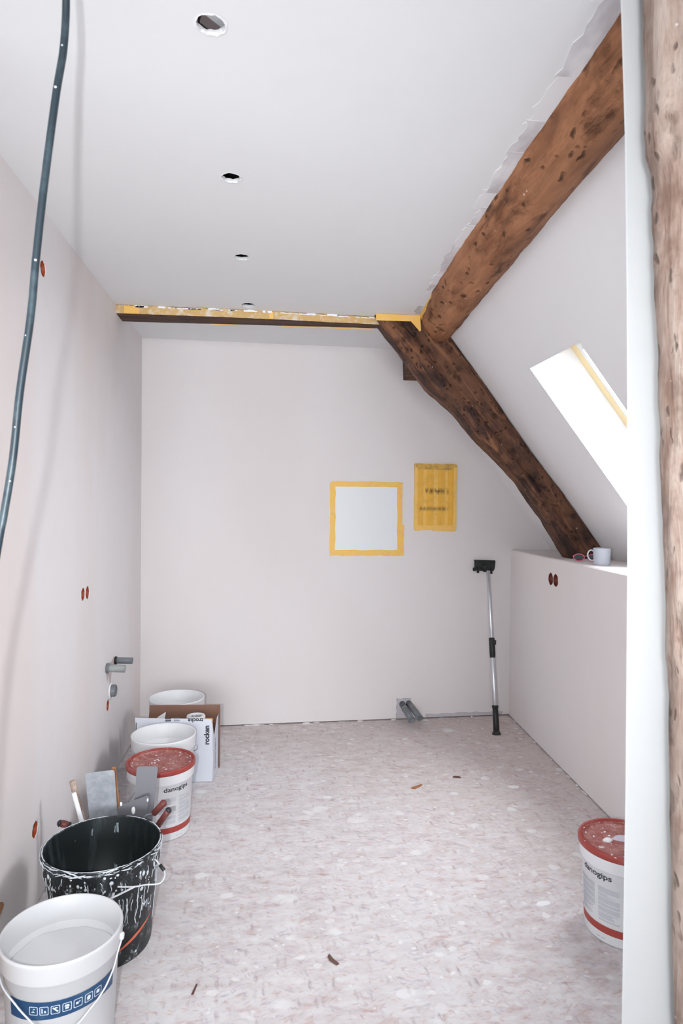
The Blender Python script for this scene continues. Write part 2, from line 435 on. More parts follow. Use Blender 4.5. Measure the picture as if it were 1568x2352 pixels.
def wall_prism(name, a, b, nrm, top, mat, thick=.10, gap=.008):
    """wall from a to b whose face looks along nrm, raised a finger off the floor with a dark recess behind"""
    a, b, n = Vector((*a, 0)), Vector((*b, 0)), Vector((*nrm, 0)).normalized()
    u = (b-a); L = u.length; u.normalize()
    poly = [(0, gap), (0, top), (-thick, top), (-thick, 0), (-.025, 0), (-.025, gap)]
    M = frame_m(a, n, Z, u)
    return struct(prism_obj(name, poly, L, M, mat))
wl = wall_prism('wall_left', (-.805, 1.45), (-.805, 4.35), (1, 0), 2.46, M_left)
wb = wall_prism('wall_back', (-.90, 4.19), (2.4, 4.315), (0.038, -1), 2.6, M_back, thick=.12)
def xk(y): return 1.39+.0482*y
bm = bmesh.new()
ys = [-6, -1, 1, 2, 2.5, 2.8, 3.1, 3.4, 3.7, 4.0, 4.34]
R = random.Random(3)
rings = []
for y in ys:
    j = R.uniform(-.003, .003)
    rings.append([bm.verts.new(v) for v in ((xk(y), y, .007), (xk(y)+j, y, 1.117-.006), (xk(y)+.006+j, y, 1.117), (2.4, y, 1.117), (2.4, y, 0), (xk(y)+.025, y, 0), (xk(y)+.025, y, .007))])
for a, b in zip(rings, rings[1:]):
    for k in range(7): bm.faces.new((a[k], a[(k+1) % 7], b[(k+1) % 7], b[k]))
bm.faces.new(rings[0]); bm.faces.new(rings[-1])
wr = struct(bm_obj('wall_right', bm, M_knee))

# sloped ceiling with the roof window opening
SD = Vector((.6061, 0, -.7954)); SN = Vector((.7954, 0, .6061))   # down-slope and outward
SO = Vector((.885, 0, HC))
def sp(s, y, t=0): return SO+SD*s+SN*t+Vector((0, y, 0))
def s_of_z(z): return (HC-z)/.7954
s_top, s_bot = s_of_z(2.046), s_of_z(1.24)
yn, yf = 2.447, 2.947
TH = .222
bm = bmesh.new()
S = [-.34, s_top, s_bot, s_of_z(.95)]; Ys = [-6.1, yn, yf, 4.36]
grid = {}
for t in (0, TH):
    for i, s in enumerate(S):
        for j, y in enumerate(Ys): grid[i, j, t] = bm.verts.new(sp(s, y, t))
for t in (0, TH):
    for i in range(3):
        for j in range(3):
            if (i, j) != (1, 1): bm.faces.new((grid[i, j, t], grid[i+1, j, t], grid[i+1, j+1, t], grid[i, j+1, t]))
def side(a, b): bm.faces.new((grid[(*a, 0)], grid[(*b, 0)], grid[(*b, TH)], grid[(*a, TH)]))
for a, b in [((0, 0), (0, 1)), ((0, 1), (0, 2)), ((0, 2), (0, 3)), ((3, 0), (3, 1)), ((3, 1), (3, 2)), ((3, 2), (3, 3)),
             ((0, 0), (1, 0)), ((1, 0), (2, 0)), ((2, 0), (3, 0)), ((0, 3), (1, 3)), ((1, 3), (2, 3)), ((2, 3), (3, 3)),
             ((1, 1), (1, 2)), ((2, 1), (2, 2)), ((1, 1), (2, 1)), ((1, 2), (2, 2))]: side(a, b)
struct(bm_obj('wall_slope', bm, M_slope))
# window_1: white lining boards, frame, sash and pane
win = bpy.data.objects.new('window_1', None); C.objects.link(win); struct(win)
MS = frame_m(SO, SD, Y, SN)     # (s, y, t)
def sbox(name, s0, s1, y0, y1, t0, t1, mat, parent=win):
    bm = bmesh.new(); add_box(bm, ((s0+s1)/2, (y0+y1)/2, (t0+t1)/2), (abs(s1-s0), abs(y1-y0), abs(t1-t0)))
    for v in bm.verts: v.co = MS @ v.co
    return bm_obj(name, bm, mat, parent)
sbox('lining_board', s_top, s_bot, yf-.004, yf+.001, .0, TH, M_bright)
sbox('lining_board', s_top, s_bot, yn-.001, yn+.004, .0, TH, M_bright)
sbox('lining_board', s_top-.001, s_top+.004, yn, yf, .0, TH, M_bright)
sbox('lining_board', s_bot-.004, s_bot+.001, yn, yf, .0, TH, M_bright)
for a in ((s_top, s_bot, yf-.075, yf), (s_top, s_bot, yn, yn+.075), (s_top, s_top+.075, yn+.075, yf-.075), (s_bot-.075, s_bot, yn+.075, yf-.075)):
    sbox('frame', *a, TH-.002, TH+.05, M_frame)
sbox('masking_tape', s_top+.004, s_bot-.004, yf-.052, yf-.005, TH-.004, TH-.002, M_tapepale)['label'] = 'pale yellow masking tape along the frame'
sbox('masking_tape', s_top+.004, s_top+.005, yf-.30, yf-.005, TH-.06, TH-.003, M_tape)['label'] = 'short yellow tape at the head of the frame'
sbox('pane', s_top+.07, s_bot-.07, yn+.07, yf-.07, TH+.02, TH+.026, M_glass)

# white wall end right of the opening
bm = bmesh.new()
R = random.Random(5); rings = []
for z, x in [(0, .662), (.43, .662), (.883, .664), (1.3, .662), (1.537, .659), (1.82, .654), (2.10, .647), (2.342, .636), (2.43, .634)]:
    rings.append([bm.verts.new(v) for v in ((x+.002, 1.168, z), (x, 1.170, z), (x+.085, 1.30, z), (2.3, 1.30, z), (2.3, 1.168, z))])
for a, b in zip(rings, rings[1:]):
    for k in range(5): bm.faces.new((a[k], a[(k+1) % 5], b[(k+1) % 5], b[k]))
bm.faces.new(rings[0]); bm.faces.new(rings[-1])
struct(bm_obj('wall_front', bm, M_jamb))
# the space the camera stands in
struct(box_obj('wall_far_left', (-3.25, -1.5, 1.2), (.1, 10, 2.5), M_jamb))
cut(bpy.data.objects['wall_far_left'], [([(-2.0, .35), (.6, .35), (.6, 2.35), (-2.0, 2.35)], .3, frame_m((-3.4, 0, 0), Y, Z, X))])
struct(box_obj('wall_rear', (-.4, -6.05, 1.2), (5.8, .1, 2.5), M_jamb))
cut(bpy.data.objects['wall_rear'], [([(-1.7, .35), (1.5, .35), (1.5, 2.35), (-1.7, 2.35)], .3, frame_m((0, -5.9, 0), X, Z, -Y))])
struct(box_obj('wall_near_left', (-2.029, 1.494, 1.215), (2.442, .11, 2.43), M_jamb))

# ---- outlet boxes, recessed in the walls
def cup(name, c, n, r, depth, mat, parent):
    """open round box whose mouth is at c, going into the wall along n"""
    c, n = Vector(c), Vector(n).normalized()
    return lathe_obj(name, [(r, .001), (r, depth), (0, depth), (0, depth+.002), (r+.002, depth+.002), (r+.002, .001)], mat, parent, 28, align(c, c+n), close=False)
def outlet(label, pts, n, mat, parent_wall, r=.0262, sz=1.0):
    t = thing('outlet_box', label, 'outlet box', group='outlet boxes in the walls')
    for i, p in enumerate(pts):
        cup('box', p, n, r, .045, mat, t)
    return t
u_l, v_l = Y, Z
LB = [(2.422, 2.225), (2.937, 1.012), (3.006, 1.010), (2.366, .274), (3.381, .397)]
cut(wl, [(jag_circle(.0285, .0022, 22, 20+i), .055, frame_m((-.80, y, z), Y, Z, -X)) for i, (y, z) in enumerate(LB)])
O = outlet('single orange outlet box high on the left wall beside the hanging cable', [(-.806, *LB[0])], (-1, 0, 0), M_orange, wl)
O = outlet('double orange outlet box at mid height on the left wall', [(-.806, *LB[1]), (-.806, *LB[2])], (-1, 0, 0), M_orange, wl)
O = outlet('orange outlet box low on the left wall above the black bucket', [(-.806, *LB[3])], (-1, 0, 0), M_orange, wl)
O = outlet('orange outlet box under the round pipe cap on the left wall', [(-.806, *LB[4])], (-1, 0, 0), M_orange, wl)
RB = [(3.560, 1.000), (3.488, 1.000)]
cut(wr, [(jag_circle(.0352, .0018, 22, 40+i), .055, frame_m((xk(y)-.006, y, z), Y, Z, X)) for i, (y, z) in enumerate(RB)])
outlet('double dark red outlet box in the low right wall', [(xk(y)+.001, y, z) for y, z in RB], (1, 0, 0), M_brownred, wr, r=.0332)

# ---- back wall recess behind the drain pipes
def yb(x): return 4.19+(x+.9)*.03788
cut(wb, [(jag_rect(.822, .012, .918, .140, .004, 6, (0, 1, 1, 1), 5), .05, frame_m((0, 4.22, 0), X, Z, Y))])
bm = bmesh.new(); add_prism(bm, [(.823, .013), (.917, .013), (.915, .136), (.826, .138)], .004, frame_m((0, 4.262, 0), X, Z, Y))
bm_obj('filler_patch', bm, M_filler, wb)
# filler strip along the foot of the back wall
def wall_patch(name, poly, mat, parent, h=.0015, off=0.0):
    """poly in (x, z) on the back wall"""
    u = Vector((1, .03788, 0)).normalized(); n = Vector((.03788, -1, 0)).normalized()
    return prism_obj(name, [(x/u.x, z) for x, z in poly], h, frame_m((0, yb(0)+off, 0), u, Z, n), mat, parent)
wall_patch('filler_patch', jag_rect(1.02, .009, 1.55, .032, .005, 14, (0, 1, 1, .4), 9), M_filler, wb, .002)
bm = bmesh.new(); R = random.Random(12)
for k in range(24):          # blobs of plaster bridging the wall gaps
    if k < 12: x = R.uniform(-.25, 1.5); c = (x, yb(x)-.006, .003); s = (R.uniform(.01, .06), .014, R.uniform(.004, .012))
    else: y = R.uniform(1.9, 4.2); c = (xk(y)-.004, y, .003); s = (.014, R.uniform(.01, .07), R.uniform(.004, .010))
    bmesh.ops.create_icosphere(bm, subdivisions=2, radius=.5, matrix=Matrix.Translation(c) @ Matrix.Diagonal((*s, 1)))
o = bm_obj('plaster_crumbs', bm, M_back, floor, True); o['kind'] = 'stuff'

# ------------------------------------------------------------------ timber frame
def loft(name, stations, mat, parent=None, amp=.004, fr=14, sub=6, seed=0, caps=True):
    """stations: list of rings (equal count of Vectors); linear subdivision between, noise along the normal"""
    rings = []
    for a, b in zip(stations, stations[1:]):
        for k in range(sub): rings.append([pa.lerp(pb, k/sub) for pa, pb in zip(a, b)])
    rings.append(list(stations[-1])); n = len(rings[0]); bm = bmesh.new(); vr = []
    for Rg in rings:
        c = sum(Rg, Vector())/n
        row = []
        for p in Rg:
            d = (p-c).normalized()
            q = noise.noise(p*fr+Vector((seed, 0, 0)))*amp+noise.noise(p*fr*3.3+Vector((0, seed, 0)))*amp*.45
            row.append(bm.verts.new(p+d*q))
        vr.append(row)
    for a, b in zip(vr, vr[1:]):
        for k in range(n): bm.faces.new((a[k], a[(k+1) % n], b[(k+1) % n], b[k]))
    if caps: bm.faces.new(vr[0]); bm.faces.new(vr[-1])
    return bm_obj(name, bm, mat, parent, True)
def super_ring(cx, cz, y, r, n=40, e=3.2, rot=0, sx=1, sz=1, tilt=0):
    out = []
    for k in range(n):
        a = 2*PI*k/n; c, s = math.cos(a), math.sin(a)
        x = abs(c)**(2/e)*(1 if c > 0 else -1)*r*sx; z = abs(s)**(2/e)*(1 if s > 0 else -1)*r*sz
        X2 = x*math.cos(rot)-z*math.sin(rot); Z2 = x*math.sin(rot)+z*math.cos(rot)
        out.append(Vector((cx+X2, y+tilt*X2, cz+Z2)))
    return out
# purlin: a roughly hewn log where ceiling meets slope
st = []
for y, cx, cz, r in [(1.22, .822, 2.460, .112), (1.5, .832, 2.455, .112), (1.8, .838, 2.450, .112), (2.1, .846, 2.442, .110), (2.4, .856, 2.438, .114),
                     (2.8, .870, 2.432, .118), (3.1, .884, 2.428, .120), (3.3, .898, 2.420, .114), (3.48, .908, 2.412, .108), (3.56, .914, 2.410, .106)]:
    st.append(super_ring(cx, cz, y, r, rot=math.radians(42), e=2.9, sx=1.0, sz=.92, tilt=.12 if y > 3.4 else 0))
pur = tag(loft('purlin', st, M_purlin, None, .0045, 9, 14, 3), 'thick reddish brown log purlin running toward the camera where ceiling meets slope', 'wooden beam')
# knot on the purlin
bm = bmesh.new()
bmesh.ops.create_uvsphere(bm, u_segments=20, v_segments=12, radius=1, matrix=Matrix.Translation((.845, 2.72, 2.335)) @ Matrix.Rotation(.6, 4, 'Y') @ Matrix.Diagonal((.04, .07, .022, 1)))
for v in bm.verts: v.co += v.normal*noise.noise(v.co*40)*.008
bm_obj('knot', bm, M_purlin, pur, True)
# tie beam
st = []
for x, y0, y1, zb in [(-.86, 3.515, 3.665, 2.384), (-.6, 3.515, 3.668, 2.386), (-.2, 3.52, 3.662, 2.389), (.2, 3.535, 3.655, 2.391), (.5, 3.55, 3.648, 2.392), (.80, 3.565, 3.64, 2.393), (.9, 3.57, 3.64, 2.393)]:
    st.append([Vector((x, a, b)) for a, b in ((y0, 2.45), (y0, 2.42), (y0+.001, zb+.006), (y0+.007, zb), ((y0+y1)/2, zb-.001), (y1-.006, zb), (y1, zb+.008), (y1, 2.45))])
tie = tag(loft('tie_beam', st, M_tie, None, .0016, 12, 12, 8), 'dark flat beam across the ceiling, its front face masked with yellow tape', 'wooden beam')
# tape on the tie beam's front: individual lengths
TAPE = [(-.805, -.76, M_tape2), (-.765, -.69, M_tape), (-.70, -.30, M_tape2), (-.31, -.02, M_tape2), (-.04, .02, M_tape), (.0, .33, M_tape2), (.31, .60, M_tape2), (.58, .80, M_tape2)]
for i, (a, b, mt) in enumerate(TAPE):
    yy = lambda x: 3.5125+max(0, (x+.2))*.052
    M = frame_m((a, yy(a), 0), Vector((1, (yy(b)-yy(a))/(b-a), 0)).normalized(), Z, -Y)
    prism_obj('masking_tape', jag_rect(0, 2.386+.004*(a+.8)/1.6, b-a, 2.4285, .0022, 16, (.35, .3, 1, .3), 60+i), .0012+.0004*(i % 2), M, mt, tie)
bm = bmesh.new(); R = random.Random(4)        # bits of plaster on the upper edge of the tape
for k in range(46):
    x = R.uniform(-.78, .75); L = R.uniform(.01, .06)
    add_prism(bm, jag_rect(0, 0, L, R.uniform(.003, .012), .0015, 4, seed=k), .0012, frame_m((x, 3.5095+max(0, (x+.2))*.052, 2.419), X, Z, -Y))
o = bm_obj('plaster_flecks', bm, M_gyps, tie); o['kind'] = 'stuff'
for a, b in ((-.34, -.2), (.05, .28), (.25, .56)):
    prism_obj('masking_tape', jag_rect(a, 0, b, .006, .0012, 8, seed=int(a*50)+30), .001, frame_m((0, 3.655-.012*(a+.3), 2.3865+.004), X, -Z, Y), M_tape, tie)

# rafter: crooked strut from the joint down to the shelf
Lw = [(.545, 2.43), (.585, 2.375), (.70, 2.235), (.845, 2.05), (1.00, 1.925), (1.12, 1.785), (1.25, 1.665), (1.37, 1.54), (1.45, 1.43), (1.53, 1.325), (1.66, 1.117)]
Uw = [(.60, 2.46), (.80, 2.46), (.93, 2.38), (1.055, 2.205), (1.165, 2.06), (1.295, 1.89), (1.41, 1.738), (1.525, 1.588), (1.605, 1.483), (1.685, 1.378), (1.884, 1.117)]
st = []
for i, ((lx, lz), (ux, uz)) in enumerate(zip(Lw, Uw)):
    l, u = Vector((lx, 0, lz)), Vector((ux, 0, uz)); d = u-l
    y0 = 3.50+.01*math.sin(i*1.3); y1 = 3.645
    ring = []
    # profile: lower lip bulges out, a groove runs along the face, upper half stands back
    for f, yy in [(0, .045), (.0, .02), (.05, .004), (.16, -.004), (.30, -.002), (.38, .012), (.44, .020), (.50, .012), (.60, .004), (.78, .004), (.93, .010), (1.0, .024), (1.0, .10), (1, .145)]:
        ring.append(l+d*f+Vector((0, y0+yy, 0)))
    for f in (.75, .5, .25, .02): ring.append(l+d*f+Vector((0, y1, 0)))
    ring.append(l+Vector((0, y0+.09, 0)))
    st.append(ring)
raf = tag(loft('rafter', st, M_rafter, None, .0045, 16, 8, 11), 'crooked dark brown rafter slanting down from the ceiling joint to the shelf', 'wooden beam')
for px, pz in ((.76, 2.325), (.80, 2.268)):
    rod_obj('peg_hole', (px, 3.494, pz), (px, 3.52, pz), .007, M_cavity, raf, n=12)
# stub beam behind the rafter
bm = bmesh.new()
a = [(.775, 2.39), (.77, 2.36), (.835, 2.30)]
ringA = [Vector(v) for v in ((.79, 3.66, 2.42), (.775, 3.66, 2.34), (.785, 3.66, 2.27), (.97, 3.66, 2.26), (1.0, 3.66, 2.30), (.98, 3.66, 2.42))]
ringB = [Vector(v) for v in ((.865, 4.25, 2.40), (.842, 4.25, 2.37), (.848, 4.25, 2.225), (1.02, 4.25, 2.225), (1.05, 4.25, 2.28), (1.02, 4.25, 2.40))]
tag(loft('stub_beam', [ringA, ringB], M_rafter, None, .002, 14, 10, 21), 'short squared dark beam end behind the rafter, reaching to the back wall', 'wooden beam')

# masking tape at the joint and joint compound along the purlin
bm = bmesh.new()
def ceilpatch(name, poly, mat, parent, h=.0015): return prism_obj(name, poly, h, frame_m((0, 0, HC+.0004), X, Y, -Z), mat, parent)
mt = prism_obj('masking_tape', [(3.50, 2.375), (3.53, 2.352), (3.50, 2.430), (3.30, 2.432), (3.04, 2.432), (3.05, 2.408), (3.25, 2.398), (3.42, 2.392)], .0012,
               frame_m((.782, 0, 0), Y, Z, -X), M_tape, pur)
pts = [Vector((.755, 3.02, 2.428)), Vector((.782, 3.04, 2.404)), Vector((.793, 3.25, 2.394)), Vector((.812, 3.42, 2.385)), Vector((.826, 3.50, 2.350)), Vector((.785, 3.50, 2.428)), Vector((.772, 3.3, 2.429))]
bpy.data.objects.remove(mt, do_unlink=True)
mesh_obj('masking_tape', pts+[p+Vector((-.002, -.001, -.001)) for p in pts], [tuple(range(7)), tuple(range(13, 6, -1))]+[(i, (i+1) % 7, 7+(i+1) % 7, 7+i) for i in range(7)], M_tape, pur)
prism_obj('masking_tape', [(.545, 2.4285), (.785, 2.4285), (.790, 2.345), (.782, 2.343), (.765, 2.362), (.735, 2.394), (.545, 2.393)], .0015, frame_m((0, 3.4885, 0), X, Z, -Y), M_tape, raf)
R = random.Random(17)
y = .3
k = 0
while y < 3.42:
    L = R.uniform(.10, .24)
    def edge(yy): return .735-.03*max(0, (2.6-yy))*.6+.045*max(0, yy-2.6)
    wdt = R.uniform(.05, .085) if y < 2.2 else R.uniform(.03, .06)
    n = 9; P = []
    for q in range(n+1): yy = y+(L+.02)*q/n; P.append((edge(yy)+.035, yy))
    for q in range(n, -1, -1): yy = y+(L+.02)*q/n; P.append((edge(yy)-wdt+R.uniform(-.008, .008)+.01, yy))
    c = ceilpatch('filler_patch', P, (M_smear, M_gyps, M_smear, M_smear, M_gyps)[k % 5], ceil, .0012+.0006*(k % 3))
    y += L; k += 1
# thin torn plaster lip along the rafter
bm = bmesh.new(); R = random.Random(31)
for k in range(38):
    s = .16+(s_of_z(1.16)-.16)*k/38; L = R.uniform(.02, .06); wd = R.uniform(.003, .012)
    add_prism(bm, jag_rect(s, 3.655-wd*.2, s+L, 3.655+wd, .003, 4, seed=k), .003, frame_m(SO+SN*.0005, SD, Y, -SN))
o = bm_obj('plaster_lip', bm, M_gyps, raf); o['kind'] = 'stuff'

# wooden post at the right edge
st = []
for z, x, wd in [(0, .790, .2), (.46, .752, .2), (.98, .736, .2), (1.22, .726, .2), (1.53, .709, .2), (1.7, .703, .2), (1.84, .698, .2), (1.95, .689, .2), (1.985, .690, .2), (2.02, .684, .2), (2.045, .676, .2), (2.10, .674, .2), (2.307, .668, .2), (2.43, .662, .2)]:
    ring = []
    for dx, dy in ((.0, 1.150), (.0, 1.12), (.004, 1.095), (.016, 1.078), (.03, 1.068), (.0315, 1.080), (.034, 1.080), (.036, 1.064), (.06, 1.056), (.12, 1.05), (.19, 1.055), (.20, 1.07), (.20, 1.15), (.1, 1.163)):
        ring.append(Vector((x+dx, dy, z)))
    st.append(ring)
post = tag(loft('timber_post', st, M_post, None, .004, 11, 10, 5), 'old pale pinkish timber post at the right edge, in front of the white wall end', 'wooden post')
tube_obj('crack', [(.6995+.002*math.sin(z*9), 1.072, z) if False else (([.822, .784, .768, .758, .741, .735, .730, .722, .708, .700, .694][i]) , 1.0655, z) for i, z in enumerate((0, .46, .98, 1.22, 1.53, 1.7, 1.84, 1.95, 2.1, 2.307, 2.43))], .0022, M_crack, post, 6)

# above the first ceiling hole: board and lath glimpsed
t = thing('ceiling_lath', 'pale lath and pinkish board glimpsed through the nearest ceiling hole', 'lath', (-.137, 1.445, HC+.03))
box_obj('board', (.01, .04, .035), (.22, .2, .004), white_plastic('pink_board', (.50, .40, .41), (.42, .33, .34), .5), t)
box_obj('lath', (-.012, .012, .012), (.022, .22, .008), M_gyps, t, Matrix.Rotation(-.75, 3, 'Z'))
box_obj('rail', (.012, .012, .02), (.006, .2, .012), M_cavity, t, Matrix.Rotation(-.75, 3, 'Z'))
box_obj('rail', (-.036, .03, .02), (.004, .2, .010), M_cavity, t, Matrix.Rotation(.15, 3, 'Z'))
t = thing('ceiling_lath', 'pale strip crossing the second nearest ceiling hole', 'lath', (-.135, 2.108, HC+.028))
box_obj('lath', (-.012, 0, 0), (.009, .12, .004), M_filler, t, Matrix.Rotation(.5, 3, 'Z'))
# bright torn lips round the holes
for x, y, r, s in HOLES:
    P = jag_circle(r+.004, .002, 26, s); Q = jag_circle(r-.0005, .003, 26, s+50)
    bm = bmesh.new()
    a = [bm.verts.new((x+u, y+v, HC-.0008)) for u, v in P]; b = [bm.verts.new((x+u, y+v, HC-.0015)) for u, v in Q]; c = [bm.verts.new((x+u*1.0, y+v*1.0, HC+.006)) for u, v in Q]
    for k in range(26):
        bm.faces.new((a[k], a[(k+1) % 26], b[(k+1) % 26], b[k])); bm.faces.new((b[k], b[(k+1) % 26], c[(k+1) % 26], c[k]))
    bm_obj('hole_edge', bm, M_gyps, ceil)

# ------------------------------------------------------------------ back wall: panel and fuse box
t = thing('access_panel', 'square pale grey panel framed with yellow masking tape on the back wall', 'wall panel', (0, 0, 0))
wall_patch('panel', [(.404, 1.113), (.818, 1.113), (.818, 1.529), (.404, 1.529)], M_panel, t, .004)
for i, (a, mt, hh) in enumerate([((.372, 1.112, .408, 1.553), M_tape, .0056), ((.385, 1.526, .848, 1.560), M_tape, .0062), ((.816, 1.08, .850, 1.555), M_tape, .0056), ((.374, 1.080, .862, 1.116), M_tape, .0066), ((.368, 1.11, .384, 1.50), M_tapepale, .0048), ((.845, 1.10, .862, 1.28), M_tape, .0048)]):
    wall_patch('masking_tape', jag_rect(*a, .0028, 12, seed=80+i), mt, t, hh)
bm = bmesh.new()
for i, a in enumerate([(.364, 1.10, .372, 1.54), (.39, 1.556, .85, 1.566), (.848, 1.30, .862, 1.55), (.38, 1.072, .84, 1.080)]):
    u = Vector((1, .03788, 0)).normalized(); n = Vector((.03788, -1, 0)).normalized()
    add_prism(bm, jag_rect(*a, .004, 14, seed=180+i), .003, frame_m((0, yb(0), 0), u, Z, n))
bm_obj('plaster_edge', bm, M_back, t)
t = thing('fuse_box', 'upright box taped over with yellow masking strips on the back wall', 'fuse box')
wall_patch('cover', [(.932, 1.25), (1.208, 1.25), (1.208, 1.678), (.932, 1.678)], M_tape3, t, .012)
def fuse_tape(ca, cb):
    m = tape_mat('masking_tape_inked', ca, cb, (.62, .34, .06), .5); tt = NT(m)
    src = tt.b.inputs['Base Color'].links[0].from_socket
    sx = tt.N.new('ShaderNodeSeparateXYZ'); tt.L.new(tt.tc.outputs['Object'], sx.inputs[0])
    def band(z, x0, h):
        a = tt.math('SUBTRACT', 1.0, tt.math('DIVIDE', tt.math('ABSOLUTE', tt.math('SUBTRACT', sx.outputs[2], z)), h), True)
        b = tt.math('MULTIPLY', tt.math('GREATER_THAN', sx.outputs[0], x0), tt.math('LESS_THAN', sx.outputs[0], 1.16))
        return tt.math('MULTIPLY', a, b)
    nn = tt.ramp(tt.noise(tt.mapping((1, 1, .2)), 60, 4, .7), [(.38, 0.), (.56, 1.)])
    k = tt.math('MULTIPLY', tt.math('MAXIMUM', band(1.503, 1.0, .026), tt.math('MULTIPLY', band(1.388, .965, .02), .75)), nn)
    tt.color(tt.mix(tt.math('MULTIPLY', k, 1.1, True), src, (.16, .09, .03)))
    return m
M_inks = [fuse_tape((.86, .47, .06), (.78, .43, .06)), fuse_tape((.88, .56, .16), (.84, .47, .08)), fuse_tape((.72, .38, .05), (.84, .48, .09))]
R = random.Random(8)
for i in range(11):
    a = .936+i*.0243; b = a+.0275
    wall_patch('masking_tape', jag_rect(a, 1.262+R.uniform(-.004, .004), b, 1.668, .0010, 10, (1, 1, 1, 1), 200+i), M_inks[(i*2) % 3], t, .0126+.0016*(i % 2))
wall_patch('masking_tape', jag_rect(.928, 1.643, 1.214, 1.682, .003, 12, seed=231), tape_mat('tape_dirty', (.72, .42, .08), (.60, .36, .08), (.35, .22, .08), .9), t, .0148)
wall_patch('masking_tape', [(.935, 1.243), (.935, 1.282), (.99, 1.277), (1.205, 1.279), (1.212, 1.243), (1.19, 1.238), (1.06, 1.242), (1.05, 1.252), (.99, 1.255), (.965, 1.243)], M_tape, t, .0148)
wall_patch('masking_tape', jag_rect(1.192, 1.25, 1.214, 1.66, .002, 12, seed=234), M_tape, t, .0152)
wall_patch('masking_tape', jag_rect(.928, 1.25, .948, 1.66, .002, 12, seed=235), M_tape, t, .0152)

# ---- drain pipes
def pipe(name, a, b, r, mat, parent, wall=.003):
    L = (Vector(b)-Vector(a)).length
    return lathe_obj(name, [(0, .02), (r-wall, .02) if False else (r-wall, .0), (r, 0), (r, L), (r-wall, L), (r-wall, L-.05), (0, L-.05)], mat, parent, 28, align(a, b))
t = thing('drain_pipe', 'left one of two grey drain pipes poking out at the foot of the back wall', 'pipe', group='drain pipes')
pipe('pipe', (.862, 4.275, .102), (.885, 4.07, .056), .0205, M_pipe, t); lathe_obj('collar', [(.0205, 0), (.0225, .002), (.0225, .006), (.0205, .008)], M_pipel, t, 24, align((.868, 4.205, .087), (.885, 4.07, .056)))
t = thing('drain_pipe', 'right one of two grey drain pipes poking out at the foot of the back wall', 'pipe', group='drain pipes')
pipe('pipe', (.905, 4.275, .106), (.935, 4.06, .070), .0195, M_pipe, t); lathe_obj('rim', [(.0165, 0), (.021, 0), (.021, .008), (.0165, .008)], M_pipe, t, 24, align((.934, 4.067, .0715), (.9355, 4.057, .0695)), True)

# ---- pipes on the left wall
t = thing('water_pipe', 'upper of two short grey pipe ends sticking out of the left wall', 'pipe', group='pipe ends on the left wall')
pipe('pipe', (-.83, 3.52, .590), (-.715, 3.52, .586), .0165, M_pipe, t); lathe_obj('escutcheon', [(.0165, 0), (.021, .001), (.021, .010), (.0165, .012)], M_blk, t, 24, align((-.805, 3.52, .589), (-.7, 3.52, .5886)))
t = thing('water_pipe', 'lower of two short grey pipe ends sticking out of the left wall', 'pipe', group='pipe ends on the left wall')
pipe('pipe', (-.83, 3.345, .594), (-.715, 3.345, .588), .0185, M_pipel, t); lathe_obj('escutcheon', [(.0185, 0), (.024, .001), (.024, .012), (.0185, .014)], M_pipe, t, 24, align((-.805, 3.345, .593), (-.7, 3.345, .587)))
t = thing('pipe_cap', 'round grey drain cap on the left wall below the pipe ends', 'pipe cap')
lathe_obj('flange', [(0, 0), (.040, 0), (.040, .003), (.034, .005), (0, .005)], M_gyps, t, 32, align((-.805, 3.43, .457), (-.7, 3.43, .457)))
lathe_obj('cap', [(.030, 0), (.030, .020), (.027, .024), (.023, .024), (.021, .018), (0, .018)], M_pipe, t, 32, align((-.801, 3.43, .457), (-.7, 3.43, .457)))

prism_obj('filler_patch', [(3.53, .60), (3.50, .575), (3.445, .535), (3.43, .49), (3.405, .49), (3.395, .535), (3.36, .56), (3.32, .595), (3.35, .612), (3.44, .60), (3.50, .615)], .0008, frame_m((-.805, 0, 0), Y, Z, X), plaster('pink_filler', (.62, .53, .54), (.56, .47, .48), 20), wl)
# ------------------------------------------------------------------ hanging cable
cab = thing('hanging_cable', 'thick dark slate cable with paint spots hanging from the ceiling at the left', 'cable')
cp = [(-.325, 1.00, 2.43), (-.328, 1.04, 2.36), (-.342, 1.13, 2.262), (-.350, 1.15, 2.17), (-.363, 1.15, 2.08), (-.3815, 1.15, 1.928), (-.394, 1.15, 1.804), (-.402, 1.15, 1.71), (-.4185, 1.15, 1.586), (-.429, 1.15, 1.477), (-.443, 1.15, 1.383), (-.453, 1.15, 1.325), (-.49, 1.16, 1.1), (-.52, 1.2, .8), (-.54, 1.2, .45), (-.56, 1.15, .15), (-.6, 1.05, .02), (-.75, .9, .0065), (-1.0, .8, .0065), (-1.3, .95, .0065)]
tube_obj('sheath', cp, .0062, M_cable, cab, 14, 10)
R = random.Random(2); bm = bmesh.new()
for k in range(6):
    i = R.randrange(3, 11); a, b = Vector(cp[i]), Vector(cp[i+1]); p = a.lerp(b, R.random())+Vector((R.uniform(-.003, .004), -.0052, 0))
    bmesh.ops.create_icosphere(bm, subdivisions=1, radius=R.uniform(.0012, .0026), matrix=Matrix.Translation(p))
bm_obj('paint_spots', bm, M_gyps, cab, True)['kind'] = 'stuff'

